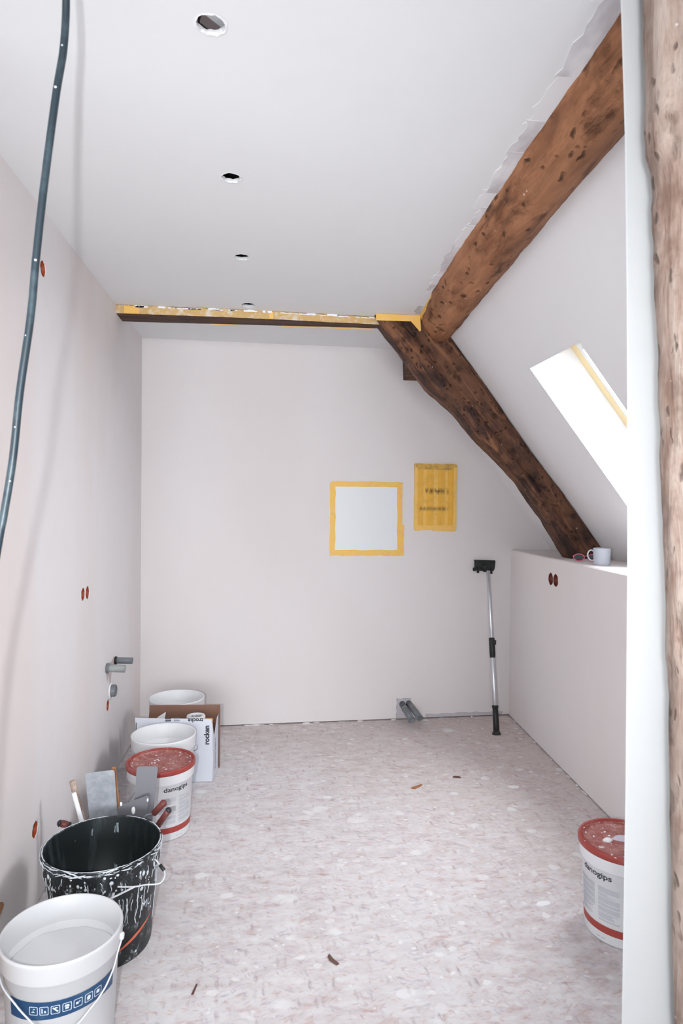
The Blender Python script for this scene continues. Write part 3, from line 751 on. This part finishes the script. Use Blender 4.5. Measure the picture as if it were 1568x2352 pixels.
# ------------------------------------------------------------------ buckets
def handle_path(r, z0, drop, th0, n=14, half=PI/2):
    """wire bail hanging around the side facing th0"""
    P = []
    for k in range(n+1):
        f = -1+2*k/n; th = th0+half*f; q = math.cos(f*PI/2)
        rr = r+.006+.006*q
        P.append((rr*math.sin(th), -rr*math.cos(th), z0-drop*q**.8))
    return P
def bucket(name, label, loc, rz, H, Rt, Rb, band, mat_out, mat_in, fill=None, lid=False):
    t = thing(name, label, 'bucket', loc, rz, 'plaster buckets' if name == 'plaster_bucket' else None)
    bz = H-band          # bottom of the collar
    Rc = Rt*.935
    prof = [(0, .004), (Rb-.008, .004), (Rb-.002, 0), (Rb, .006), (Rc, bz-.006), (Rc+.003, bz-.004), (Rt-.003, bz+.002), (Rt-.001, bz+.006), (Rt, H-.010), (Rt+.0015, H-.006), (Rt, H-.001), (Rt-.003, H), (Rt-.006, H-.003)]
    lathe_obj('body', prof+[(Rc-.006, bz-.01), (Rb-.004, .012)], mat_out, t, 72)
    Rf = lambda z: Rb+(Rc-Rb)*min(1, max(0, z/(bz-.006)))
    inner = [(Rt-.0062, H-.004), (Rt-.009, bz), (Rc-.008, bz-.012), (Rb-.006, .014), (0, .014)]
    lathe_obj('inside', inner, mat_in, t, 72)
    if fill is not None:
        rr = Rf(fill)-.009; bm = bmesh.new()
        add_lathe(bm, [(0, fill), (rr*.3, fill), (rr*.6, fill), (rr*.8, fill), (rr, fill)], 40)
        for v in bm.verts: v.co.z += .006*noise.noise(v.co*25)
        bm_obj('contents', bm, mat_in, t, True)
    return t, Rf
def make_dano(label, loc, rz, seed):
    H, Rt, Rb, band = .283, .1405, .122, .045
    t, Rf = bucket('plaster_bucket', label, loc, rz, H, Rt, Rb, band, M_wp, M_wp2)
    for o in list(t.children):
        if o.name.startswith('inside'): bpy.data.objects.remove(o, do_unlink=True)
    Rl = .1455; zt = .301
    lid = lathe_obj('lid', [(Rl-.002, H-.003), (Rl, H-.001), (Rl, zt-.004), (Rl-.002, zt), (Rl-.006, zt), (Rl-.009, zt-.003), (Rl-.010, zt-.007), (Rl-.013, zt-.008), (Rl-.015, zt-.004), (Rl-.018, zt-.004)], M_lidrim, t, 80)
    bm = bmesh.new(); add_lathe(bm, [(Rl-.018, zt-.004), (Rl-.021, zt-.011), (.10, zt-.0115), (.08, zt-.0115), (.06, zt-.0115), (.04, zt-.0115), (.02, zt-.0115), (0, zt-.0115)], 80)
    for v in bm.verts:
        if v.co.xy.length < .118: v.co.z += .0025*noise.noise(v.co*60+Vector((seed, 0, 0)))
    bm_obj('lid_top', bm, M_lid, lid, True)
    R = random.Random(seed); bm = bmesh.new()
    for k in range(34):
        a = R.uniform(0, 2*PI); q = R.choice([R.uniform(.02, .12), R.uniform(.12, .143)])
        s = R.uniform(.0012, .0038)
        bmesh.ops.create_icosphere(bm, subdivisions=1, radius=1, matrix=Matrix.Translation((q*math.cos(a), q*math.sin(a), zt-(.0105 if q < .122 else .002))) @ Matrix.Rotation(a, 4, 'Z') @ Matrix.Diagonal((s, s*R.uniform(1, 2.2), s*.5, 1)))
    bm_obj('plaster_spots', bm, M_splat if seed < 0 else M_gyps, lid, True)['kind'] = 'stuff'
    # print: band, name, two columns of small text
    off = .0006
    fm = cyl_map(lambda z: Rf(z)+off, 0, 0)
    bm = bmesh.new(); n = 90
    for z0, z1 in ((.034, .058),):
        a = [bm.verts.new(Vector((math.sin(2*PI*k/n)*(Rf(z0)+off), -math.cos(2*PI*k/n)*(Rf(z0)+off), z0))) for k in range(n)]
        b = [bm.verts.new(Vector((math.sin(2*PI*k/n)*(Rf(z1)+off), -math.cos(2*PI*k/n)*(Rf(z1)+off), z1))) for k in range(n)]
        for k in range(n): bm.faces.new((a[k], a[(k+1) % n], b[(k+1) % n], b[k]))
    bm_obj('red_band', bm, M_redband, t, True)
    text_obj('lettering', 'danogips', .0255, cyl_map(lambda z: Rf(z)+.0008, 0, .2105), M_print, t, 1.30, .0004)
    R = random.Random(seed+40); bm = bmesh.new()
    for (c0, c1) in ((-.078, -.004), (.010, .080)):
        z = .186; blk = 0
        while z > .072:
            if blk <= 0: blk = R.randint(3, 7); z -= .0035; fullw = R.random() < .6
            u1 = c1 if fullw else c0+(c1-c0)*R.uniform(.35, .95)
            add_patch(bm, c0, z-.0016, u1, z, fm, 8); z -= .0030; blk -= 1
    for c0 in (.002, .02): add_patch(bm, c0, .014, c0+.012, .017, fm, 3)
    bm_obj('small_print', bm, M_greyprint, t)['kind'] = 'stuff'
    # wire bail hanging down behind, with lugs
    for s in (-1, 1):
        a = s*PI/2+.35
        rod_obj('lug', (.134*math.sin(a), -.134*math.cos(a), .232), (.150*math.sin(a), -.150*math.cos(a), .232), .010, M_wp, t)
    tube_obj('handle', handle_path(.140, .232, .15, PI+.35), .0018, M_wire, t, 8, 6)
    return t
make_dano('white bucket with red lid on the left, beside the open white bucket and trowels', (-.467, 2.897, 0), math.radians(39), 1)
rb = make_dano('white bucket with red lid at the right, half hidden by the white wall end', (1.175, 2.075, 0), math.radians(-70), 5)
Mi = Matrix.Rotation(math.radians(70), 4, 'Z') @ Matrix.Translation((-1.175, -2.075, 0))
bm = bmesh.new()
bmesh.ops.create_icosphere(bm, subdivisions=3, radius=1, matrix=Mi @ Matrix.Translation((1.122, 2.085, .291)) @ Matrix.Diagonal((.017, .013, .008, 1)))
for v in bm.verts: v.co += v.normal*noise.noise(v.co*90)*.003
bm_obj('plaster_lump', bm, M_gyps, rb, True)
bm = bmesh.new()
add_prism(bm, [(.046+(.034+.008*math.sin(k*2.3))*math.cos(k*.524)-.0, (.022+.006*math.sin(k*3.1))*math.sin(k*.524)+.01) for k in range(12)], .0022, Mi @ Matrix.Translation((1.135, 2.085, .2885)))
bm_obj('plaster_smear', bm, new_mat('lilac_plaster', (.60, .57, .68), .8), rb)

# front white bucket
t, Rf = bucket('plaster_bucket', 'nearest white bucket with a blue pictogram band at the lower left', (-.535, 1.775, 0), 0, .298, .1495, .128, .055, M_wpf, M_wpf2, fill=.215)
off = .0007; bm = bmesh.new(); n = 40
for k in range(n):
    f0, f1 = math.radians(-40+118*k/n), math.radians(-40+118*(k+1)/n)
    add_patch(bm, 0, .159+.003*math.sin(f0*2), 0+(f1-f0)*Rf(.18), .203, cyl_map(lambda z: Rf(z)+off, f0, 0), 1)
bmesh.ops.remove_doubles(bm, verts=bm.verts, dist=.0001)
bm_obj('blue_band', bm, M_blue, t, True)
# pictograms
def rrect(cx, cy, w_, r=.25, n=4):
    P = []
    for sx_, sy_, a0 in ((1, 1, 0), (-1, 1, PI/2), (-1, -1, PI), (1, -1, 1.5*PI)):
        for k in range(n+1):
            a = a0+PI/2*k/n; P.append((cx+sx_*w_*(1-r)+w_*r*math.cos(a), cy+sy_*w_*(1-r)+w_*r*math.sin(a)))
    return P
for i, th in enumerate((-10.5, 0, 10.7, 21.5, 32, 43, 53.5)):
    fm = cyl_map(lambda z: Rf(z)+.0014, math.radians(th), .182)
    bm = bmesh.new(); A = rrect(0, 0, .0105); B = rrect(0, 0, .0090)
    va = [bm.verts.new(fm(*q)) for q in A]; vb = [bm.verts.new(fm(*q)) for q in B]
    for k in range(len(A)): bm.faces.new((va[k], va[(k+1) % len(A)], vb[(k+1) % len(A)], vb[k]))
    g = [[[(-.006, -.004), (.004, -.004), (-.001, 0)], [(-.002, .002), (.005, .004), (.001, .006)]],
         [[(-.006, -.006), (-.003, -.006), (-.003, .006), (-.006, .006)], [(.0, -.005), (.005, -.005), (.004, 0), (.001, .001)]],
         [[(-.007, .004), (-.005, .007), (.007, -.004), (.005, -.007)], [(-.002, .002), (.006, .003), (.004, .006), (-.001, .006)]],
         [[(-.004, -.005), (.004, -.005), (.004, .0), (-.004, .0)], [(-.006, .001), (.006, .001), (.004, .006), (-.004, .006)]],
         [[(-.005, -.003), (.001, -.003), (.001, .003), (-.005, .003)], [(.002, -.001), (.006, .003), (.003, .005)]],
         [[(-.004, -.006), (.003, -.006), (.005, .002), (.0, .006), (-.005, .002)]],
         [[(-.005, -.003), (.004, -.004), (.005, .003), (-.001, .006), (-.005, .003)]]][i]
    for P in g: bm.faces.new([bm.verts.new(fm(*q)) for q in P])
    bm_obj('pictogram', bm, M_whiteprint, t)
text_obj('lettering', 'CE', .013, cyl_map(lambda z: Rf(z)+.0009, math.radians(-9), .142), M_greyprint, t, 1)
P = []
for th, z in [(88, .268), (86, .259), (80, .238), (72.7, .215), (65, .198), (58.3, .184), (50, .170), (41.4, .157), (31.1, .138), (20, .128), (8, .130), (-2, .145), (-11.2, .166), (-21, .186), (-30.5, .203), (-40, .213), (-50, .222), (-62, .236), (-78, .26)]:
    a = math.radians(th); r = .1495 if z > .24 else .146
    P.append((r*math.sin(a)*1.015, -r*math.cos(a)*1.015, z))
tube_obj('handle', P, .0022, M_wirew, t, 8, 5)
for a in (math.radians(88), math.radians(-80)):
    rod_obj('lug', (.143*math.sin(a), -.143*math.cos(a), .268), (.157*math.sin(a), -.157*math.cos(a), .268), .009, M_wp, t)

# two open white buckets by the box
t, _ = bucket('plaster_bucket', 'open white bucket between the red-lidded bucket and the cardboard box', (-.505, 3.207, 0), 0, .311, .150, .130, .062, M_wp, M_wp2, fill=.20)
tube_obj('handle', handle_path(.150, .250, .10, PI), .0018, M_wire, t, 8, 6)
t, _ = bucket('plaster_bucket', 'farthest open white bucket, behind the cardboard box against the back wall', (-.519, 3.745, 0), 0, .329, .150, .130, .062, M_wp, M_wp2, fill=.22)
tube_obj('handle', handle_path(.150, .268, .04, PI*.5), .0018, M_wire, t, 8, 6)

# black mortar bucket
BX, BY = -.529, 2.165
t = thing('mortar_bucket', 'big black bucket splattered with plaster, behind the nearest white bucket', 'bucket', (BX, BY, 0))
Rt_, Rb_ = .182, .150
body = [(0, .004), (Rb_-.01, .004), (Rb_-.003, 0), (Rb_, .008), (.1705, .252), (.1755, .256), (.1765, .262), (.1765, .300), (.181, .303), (.183, .306), (.183, .309), (.1805, .311), (.1805, .313), (.182, .315), (.182, .319), (.180, .321), (.176, .321), (.174, .318)]
lathe_obj('body', body, M_bp, t, 96)
lathe_obj('inside', [(.1745, .319), (.172, .30), (.166, .25), (.148, .012), (0, .012)], M_bpi, t, 96)
def Rbk(z): return Rb_+(.1705-Rb_)*z/.252 if z < .253 else (.1765 if z < .301 else .183)
# dried drips and smears following the wall
R = random.Random(77); bm = bmesh.new()
def drip(th, z0, L, wd):
    n = max(4, int(L/.007)); th_ = th; prevs = None
    for k in range(n+1):
        f = k/n; z = z0-L*f; th_ += R.uniform(-.018, .018)
        if (z0 > .253 > z) and z0-z < .02: pass
        r = Rbk(z)+.0004; wv = wd*(.5+.5*R.random())*(1.4 if f > .85 else 1)*(.6+.4*math.sin(f*PI+.3))
        a = wv/r
        cur = [Vector((q*math.sin(th_+s*a), -q*math.cos(th_+s*a), z)) for s, q in ((-1, r), (0, r+.0016), (1, r))]
        cur = [bm.verts.new(c) for c in cur]
        if prevs:
            for j in (0, 1): bm.faces.new((prevs[j], prevs[j+1], cur[j+1], cur[j]))
        prevs = cur
for k in range(84):
    th = math.radians(R.uniform(-75, 105)); z0 = R.choice([R.uniform(.21, .248), R.uniform(.15, .248), R.uniform(.26, .298)])
    drip(th, z0, R.uniform(.01, .035) if z0 > .25 else min(z0-.02, R.choice([R.uniform(.02, .06), R.uniform(.06, .17)])), R.choice([R.uniform(.001, .0028), R.uniform(.001, .0028), R.uniform(.003, .006)]))
bm_obj('plaster_drips', bm, M_splat, t, True)['kind'] = 'stuff'
bm = bmesh.new()
for k in range(150):      # blots, crusts on the rim and flecks
    th = math.radians(R.uniform(-85, 110)); z = R.choice([R.uniform(.01, .25), R.uniform(.19, .25), R.uniform(.26, .30), .309, .319, .311])
    r = Rbk(z)+.0003; s = R.uniform(.0012, .0042)
    Mx = Matrix.Translation((r*math.sin(th), -r*math.cos(th), z)) @ Matrix.Rotation(th, 4, 'Z') @ Matrix.Rotation(R.uniform(-.4, .4), 4, 'Y')
    asp = R.uniform(3, 9) if z > .30 else R.uniform(.7, 2)
    bmesh.ops.create_icosphere(bm, subdivisions=2, radius=1, matrix=Mx @ Matrix.Diagonal((s*asp, .0012, s*(.5 if z > .3 else R.uniform(.8, 2.0)), 1)))
for k in range(70):       # crust running round the rim
    th = math.radians(R.uniform(-180, 180)); z = .3208; r = .178
    Mx = Matrix.Translation((r*math.sin(th), -r*math.cos(th), z)) @ Matrix.Rotation(th, 4, 'Z')
    bmesh.ops.create_icosphere(bm, subdivisions=2, radius=1, matrix=Mx @ Matrix.Diagonal((R.uniform(.006, .03), R.uniform(.001, .0024), .0009, 1)))
bm_obj('plaster_blots', bm, M_splat, t, True)['kind'] = 'stuff'
bm = bmesh.new()          # streaks inside
for th, z0, L, wd in ((178, .30, .17, .004), (180, .29, .16, .002), (205, .29, .10, .002), (150, .25, .12, .002), (225, .27, .08, .0015), (168, .21, .06, .002)):
    n = 20; prevs = None; a0 = math.radians(th)
    for k in range(n+1):
        z = z0-L*k/n; r = .148+(.172-.148)*(z-.012)/.288-.0012; a0 += R.uniform(-.006, .006); a = wd*(.6+R.random()*.6)/r
        cur = [bm.verts.new((r*math.sin(a0+s*a), -r*math.cos(a0+s*a), z)) for s in (-1, 1)]
        if prevs: bm.faces.new((prevs[0], prevs[1], cur[1], cur[0]))
        prevs = cur
bm_obj('inside_streaks', bm, new_mat('old_streak', (.22, .27, .29), .7), t)['kind'] = 'stuff'
bm = bmesh.new(); prevs = None
for k in range(31):       # orange stripe climbing round the side
    f = k/30; th = math.radians(28+52*f); z = .050+.062*f; wd = .0045*math.sin(PI*min(1, f*1.0+.05))+.0008; r = Rbk(z)+.0009
    cur = [bm.verts.new((r*math.sin(th), -r*math.cos(th), z+s*wd)) for s in (-1, 1)]
    if prevs: bm.faces.new((prevs[0], cur[0], cur[1], prevs[1]))
    prevs = cur
bm_obj('orange_stripe', bm, M_orangeprint, t)
text_obj('lettering', 'MU', .036, cyl_map(lambda z: Rbk(z)+.0012, math.radians(66), .146), M_whiteprint, t, 1.0)
hp = [(.1805*math.sin(math.radians(72)), -.1805*math.cos(math.radians(72)), .288), (.195, -.075, .272), (.2055, -.083, .262), (.208, -.10, .252), (.199, -.112, .243), (.180, -.117, .242), (.158, -.124, .246), (.128, -.142, .252), (.100, -.158, .262), (.083, -.166, .268)]
tube_obj('handle', hp, .0023, M_wirew, t, 8, 6)
hp = [(.128, -.142, .252), (.100, -.154, .245), (.075, -.168, .240), (.050, -.176, .236), (.030, -.179, .234)]
tube_obj('handle_end', hp, .0030, M_wirew, t, 8, 6)
rod_obj('grip', (.190, -.072, .277), (.205, -.082, .264), .0055, M_blk, t)

# hidden tub that carries the tools, and the tools
TX, TY = -.545, 2.475
t, _ = bucket('tool_tub', 'low grey tub holding trowels, hidden behind the black bucket', (TX, TY, 0), 0, .16, .112, .098, .03, M_pipe, M_bpi)
def blade_poly(w_, h, r=.01, n=5):
    P = [(-w_/2*.94, 0), (w_/2*.94, 0)]
    for k in range(n+1): a = PI/2*k/n; P.append((w_/2-r+r*math.cos(a), h-r+r*math.sin(a)))
    for k in range(n+1): a = PI/2+PI/2*k/n; P.append((-w_/2+r+r*math.cos(a), h-r+r*math.sin(a)))
    return P
def plane_m(c0, c1, tx):
    """blade plane: v from c0 up to c1, u roughly along tx"""
    v = (Vector(c1)-Vector(c0)).normalized(); wv = Vector(tx).cross(v).normalized(); u = v.cross(wv)
    return frame_m(c0, u, v, wv)
def knife(label, c0, c1, tx, wd, mat, foot, name='taping_knife'):
    t = thing(name, label, 'trowel'); L = (Vector(c1)-Vector(c0)).length
    prism_obj('blade', blade_poly(wd, L), .0012, plane_m(c0, c1, tx), mat, t)
    a = Vector(c0); b = Vector(foot)
    rod_obj('handle', a+Vector((0, .0, 0)), b, .010, M_handle, t, r2=.013)
    return t
k1 = knife('broad pale steel trowel blade standing upright left of the others', (-.590, 2.44, .225), (-.6095, 2.445, .437), (1, .0, .16), .103, M_steel, (-.565, 2.46, .06))
k2 = knife('grey steel trowel blade standing upright in front of the red-lidded bucket', (-.462, 2.45, .225), (-.4455, 2.465, .442), (1, .15, -.10), .074, M_steeld, (-.50, 2.47, .06))
t = thing('taping_knife', 'dark low steel blade leaning between the two upright blades', 'trowel')
prism_obj('blade', [(-.06, 0), (.045, .004), (.052, .092), (.046, .096), (-.050, .064), (-.056, .058)], .0012, plane_m((-.485, 2.425, .255), (-.485, 2.43, .35), (1, 0, 0.0)), M_steeld, t)
rod_obj('handle', (-.50, 2.43, .258), (-.54, 2.47, .05), .011, M_handle, t)
bm = bmesh.new()
for x, z, s in ((-.487, .300, .010), (-.437, .336, .005), (-.530, .325, .006)):
    bmesh.ops.create_icosphere(bm, subdivisions=2, radius=1, matrix=Matrix.Translation((x, 2.424, z)) @ Matrix.Diagonal((s*.7, .002, s*1.4, 1)))
bm_obj('plaster_blob', bm, M_gyps, t, True)['kind'] = 'stuff'
t = thing('wood_float', 'thin brown wooden stick beside the broad pale trowel blade', 'stick')
box_obj('stick', (-.545, 2.465, .245), (.014, .006, .40), M_woodtool, t, Matrix.Rotation(-.10, 3, 'Y'))
# right pair of handles
def trowel(label, tip, hb, he, r, cap):
    t = thing('trowel', label, 'trowel')
    d = (Vector(he)-Vector(hb)).normalized()
    rod_obj('handle', hb, he, r*.92, M_handle, t, r2=r, cap=.5)
    if cap: rod_obj('end_cap', Vector(he)-d*.004, Vector(he)+d*.010, r*1.05, M_handled, t, r2=r*.8, cap=.5); rod_obj('collar', Vector(hb)-d*.006, Vector(hb)+d*.004, r*1.0, M_handled, t, cap=.4)
    tube_obj('shank', [tip, Vector(tip).lerp(Vector(hb), .5)+Vector((0, 0, .012)), hb], .0045, M_steel, t, 8)
    prism_obj('blade', [(-.045, 0), (.045, 0), (.03, -.09), (-.03, -.09)], .0015, plane_m(tip, Vector(tip)+Vector((0, 0, .1)), (1, 0, 0)), M_steel, t)
    return t
trowel('trowel with dusty pink handle pointing right, over the black bucket rim', (-.47, 2.44, .245), (-.415, 2.41, .290), (-.371, 2.395, .341), .0125, False)
trowel('trowel with brown-red handle and black end cap, lowest at the right', (-.46, 2.42, .225), (-.393, 2.385, .262), (-.356, 2.375, .318), .0115, True)
t = trowel('trowel with black-capped red handle pointing left toward the wall', (-.61, 2.44, .215), (-.712, 2.435, .252), (-.742, 2.43, .262), .0125, True)
t = thing('wooden_spatula', 'pale wooden stirring stick leaning left against the trowel blades', 'stick')
rod_obj('stick', (-.628, 2.478, .05), (-.7, 2.428, .412), .008, M_post, t, r2=.011)
t = thing('paint_scraper', 'white-coated stick standing beside the pale wooden stirring stick', 'stick')
rod_obj('stick', (-.613, 2.435, .05), (-.686, 2.398, .383), .0075, M_wp, t, r2=.008)

# ------------------------------------------------------------------ cardboard box
bx = thing('cardboard_box', 'open white printed cardboard box with a brown back flap, among the buckets', 'box')
x0, x1, y0, y1 = -.668, -.290, 3.372, 3.570
def panel(name, poly, M, mo, mi, th=.0035):
    """two-ply panel: printed outside, brown inside"""
    o = prism_obj(name, poly, th*.4, M, mo, bx)
    M2 = M @ Matrix.Translation((0, 0, th*.4)); prism_obj(name+'_lining', poly, th*.6, M2, mi, o)
    return o
R = random.Random(1)
front = panel('front_panel', [(0, .004), (x1-x0, .002), (x1-x0+.003, .10), (x1-x0, .24), (x1-x0-.005, .318), (.02, .333), (-.004, .336), (0, .25)], frame_m((x0, y0, 0), X, Z, Y), M_cardw, M_card)
panel('back_panel', [(.02, .0), (x1-x0+.020, 0), (x1-x0+.022, .30), (x1-x0+.024, .331), (.032, .336), (.030, .30), (.026, .25)], frame_m((x0, y1, 0), X, Z, Y), M_card, M_card)
panel('left_panel', [(0, 0), (y1-y0, 0), (y1-y0, .24), (0, .31)], frame_m((x0, y0, 0), Y, Z, X), M_cardw, M_card)
panel('right_panel', [(.004, .004), (y1-y0, .0), (y1-y0, .288), (.14, .284), (.06, .212), (.035, .232), (.004, .300), (.0, .30)], frame_m((x1, y0, 0), Vector((.017, .198, 0)).normalized(), Z, Vector((-.198, .017, 0)).normalized()), M_cardw, M_card)
box_obj('bottom_panel', ((x0+x1)/2, (y0+y1)/2, .006), (x1-x0-.006, y1-y0-.006, .004), M_card, bx)
box_obj('side_flap', (x1+.022, y1-.010, .165), (.004, .018, .33), M_card, bx)
# printing on the front
def fpl(x, z, ang=0):
    c, s = math.cos(ang), math.sin(ang)
    return lambda u, v: Vector((x+c*u-s*v, y0-.0008, z+s*u+c*v))
text_obj('lettering', 'rocken', .036, fpl(-.307, .238, PI/2), M_print, front, .95, .0014)
text_obj('lettering', 'trocke', .028, fpl(-.375, .3235, PI), M_print, front, 1.0, .0008)
text_obj('lettering', 'unten', .020, fpl(-.470+.135, .3245, PI), M_print, front, 1.0) if False else None
bm = bmesh.new()
for z in (.323, .3125): add_patch(bm, -.524, z, -.495, z+.007, fpl(0, 0), 1)
bm_obj('print_block', bm, new_mat('dark_grey_print', (.07, .075, .10), .6), front)
bm = bmesh.new()
for z in (.323, .3125): add_patch(bm, -.482, z, -.453, z+.006, fpl(0, 0), 1)
bm_obj('print_block', bm, new_mat('blue_grey_print', (.27, .31, .36), .6), front)
bm = bmesh.new()
for k in range(16): x = -.625+k*.0075; add_patch(bm, x, .298, x+.0012, .300+R.uniform(.004, .018), fpl(0, 0), 1)
bm_obj('small_print', bm, M_greyprint, front)['kind'] = 'stuff'
# dark lettering up the right side panel
V, F = text_pts('Verpackungseinheit', .034, .62)
text_obj('lettering', 'Trocken lagern', .030, lambda u, v: Vector((x1+.0012+(.085-v*.6)*.086, y0+.085-v*.6, .115+u)), M_print, bx, .88, .0008)
# contents
t = thing('tape_roll', 'white roll with grey core lying in the cardboard box', 'roll')
lathe_obj('roll', [(.029, 0), (.046, .002), (.048, .008), (.048, .04), (.046, .046), (.032, .046), (.029, .042)], M_wp, t, 40, Matrix.Translation((-.382, 3.455, .268)), True)
lathe_obj('core', [(.029, .040), (.029, .01), (.0, .01)], M_pipel, t, 32, Matrix.Translation((-.382, 3.455, .268)))
t = thing('food_pack', 'orange and black packet seen through the torn corner of the box', 'packet')
box_obj('packet', (-.322, 3.445, .218), (.05, .09, .14), M_flame, t, bev=.004)
box_obj('print', (-.2963, 3.445, .262), (.001, .035, .016), M_print, t, Matrix.Rotation(.5, 3, 'X'))
t = thing('paper_sheet', 'folded white paper corner sticking up from the box', 'paper')
prism_obj('sheet', [(0, 0), (.05, 0), (.06, .22), (.022, .19)], .0008, plane_m((-.63, 3.49, .11), (-.60, 3.50, .33), (1, .1, 0)), M_gyps, t)

# ------------------------------------------------------------------ pole sander
t = thing('pole_sander', 'telescopic aluminium pole sander with black head leaning on the back wall', 'pole sander')
A, B = Vector((1.387, 3.927, .0)), Vector((1.412, 4.19, .985)); D = B-A
P = lambda f: A+D*f
rod_obj('lower_tube', P(.12), P(.52), .0155, M_alu, t)
rod_obj('upper_tube', P(.50), P(1.0), .0120, M_alu, t)
rod_obj('lock_collar', P(.465), P(.575), .0185, M_blk, t); rod_obj('lock_collar_rim', P(.453), P(.47), .0170, M_blk, t)
box_obj('lock_lever', P(.55)+Vector((.012, -.016, 0)), (.018, .010, .03), M_blk, t, bev=.002)
rod_obj('grip', P(.015), P(.16), .0190, M_blk, t, r2=.0175)
lathe_obj('grip_end', [(0, 0), (.026, 0), (.027, .006), (.021, .018), (.019, .022)], M_blk, t, 24, align(P(0), P(.1)))
lathe_obj('grip_rim', [(.018, 0), (.020, .002), (.020, .012), (.018, .014)], M_blk, t, 24, align(P(.155), P(.2)))
h = bmesh.new()
Mh = frame_m((1.405, yb(1.4)-.022, 1.013), Vector((1, .038, -.03)).normalized(), Vector((.03, 0, 1)).normalized(), -Y)
add_prism(h, [(-.068, -.030), (-.055, -.034), (.062, -.036), (.070, -.020), (.074, .026), (.072, .036), (-.074, .036), (-.068, .022)], .012, Mh)
hd = bm_obj('head_plate', h, M_blk, t)
bm = bmesh.new()
add_box(bm, (0, -.008, .016), (.045, .034, .018), bev=.003); add_box(bm, (.002, -.03, .016), (.026, .022, .02), bev=.003)
for s, zz in ((-.045, -.042), (.047, -.046)): add_box(bm, (s, zz, .014), (.016, .014, .014), bev=.002); add_box(bm, (s, zz+.018, .014), (.008, .03, .010))
add_box(bm, (-.068, -.026, .010), (.022, .024, .016), bev=.004)
add_box(bm, (0, .026, .013), (.13, .010, .006), bev=.002)
for v in bm.verts: v.co = Mh @ v.co
bm_obj('swivel', bm, M_blk, t)

# ------------------------------------------------------------------ things on the shelf
SZ = 1.117
t = thing('mug', 'pale grey mug standing on the shelf at the foot of the rafter', 'mug', (1.640, 3.135, SZ), math.radians(-22))
lathe_obj('body', [(0, .0), (.036, 0), (.0385, .002), (.0395, .01), (.0425, .080), (.0425, .083), (.041, .084), (.0395, .082), (.0375, .012), (0, .008)], M_mug, t, 48)
tube_obj('handle', [(-.040, -.004, .068), (-.052, -.006, .073), (-.064, -.008, .064), (-.067, -.008, .048), (-.062, -.008, .032), (-.050, -.006, .022), (-.038, -.004, .023)], .0038, M_mug, t, 12, 6)
t = thing('sunglasses', 'pink framed sunglasses with dark lenses lying by the mug', 'sunglasses', (1.655, 3.33, SZ), math.radians(-30))
for s in (-1, 1):
    P = [(s*.036+.027*math.cos(a), .0, .021+.018*math.sin(a)) for a in [2*PI*k/20 for k in range(20)]]
    bm = bmesh.new(); add_tube(bm, P+[P[0]], .0028, 8, 3); fr = bm_obj('rim', bm, M_pink, t, True)
    bm = bmesh.new(); add_prism(bm, [(p[0], p[2]) for p in P], .0015, frame_m((0, .001, 0), X, Z, -Y)); bm_obj('lens', bm, M_lens, t)
    tube_obj('temple', [(s*.063, 0, .028), (s*.066, .02, .026), (s*.060, .09, .012), (s*.056, .12, .006)], .003, M_pink, t, 8, 5)
tube_obj('bridge', [(-.011, 0, .024), (0, -.002, .030), (.011, 0, .024)], .0026, M_pink, t, 8, 5)
t = thing('wire_nut', 'small dark blue-grey plug on the shelf at the edge of the white wall end', 'plug', (1.842, 3.22, SZ))
lathe_obj('plug', [(0, 0), (.008, 0), (.011, .006), (.009, .02), (.004, .026), (0, .027)], new_mat('slate_plastic', (.08, .09, .14), .4), t, 20)

# ------------------------------------------------------------------ bits on the floor and the plank at the left edge
tag(prism_obj('wooden_board', [(1.46, 0), (1.62, 0), (2.055, .199), (2.05, .211), (1.46, .42)], .016, frame_m((-.804, 0, 0), Y, Z, X), M_woodtool), 'tip of a brown wooden board leaning on the left wall at the left edge', 'board')
def chip(name, label, cat, P, h, mat):
    bm = bmesh.new(); add_prism(bm, P, h, frame_m((0, 0, 0), X, Y, Z)); return tag(bm_obj(name, bm, mat), label, cat)
M_bark = new_mat('bark', (.14, .075, .06), .9); M_splinter = new_mat('splinter', (.12, .055, .05), .9); M_rust = new_mat('rusty_chip', (.36, .15, .06), .9)
chip('wood_splinter', 'thin dark red splinter on the floor near the bottom edge, right of the nearest bucket', 'splinter', [(-.219, 1.905), (-.213, 1.904), (-.206, 1.942), (-.209, 1.946)], .003, M_splinter)
chip('bark_chip', 'brown bark chip on the floor in the foreground middle', 'chip', [(.182, 2.026), (.188, 2.036), (.198, 2.012), (.214, 1.990), (.206, 1.985), (.196, 1.996), (.186, 2.008)], .004, M_bark)
chip('wood_chip', 'rust-orange wood chip on the floor in the middle distance', 'chip', [(.700, 3.20), (.715, 3.196), (.762, 3.238), (.757, 3.246), (.72, 3.222), (.702, 3.216)], .004, M_rust)
chip('wood_chip', 'dark chip on the floor between the pole sander and the middle of the room', 'chip', [(.94, 3.318), (.955, 3.312), (.98, 3.306), (.975, 3.325), (.95, 3.33)], .005, M_bark)
chip('plaster_flake', 'white plaster flake on the floor left of the right-hand bucket', 'flake', [(.935, 2.222), (.955, 2.212), (.985, 2.218), (.99, 2.235), (.965, 2.240), (.945, 2.235)], .004, M_gyps)
chip('plaster_flake', 'white plaster flake farther back on the floor near the right wall', 'flake', [(1.185, 3.185), (1.20, 3.165), (1.235, 3.165), (1.245, 3.182), (1.215, 3.192)], .004, M_gyps)
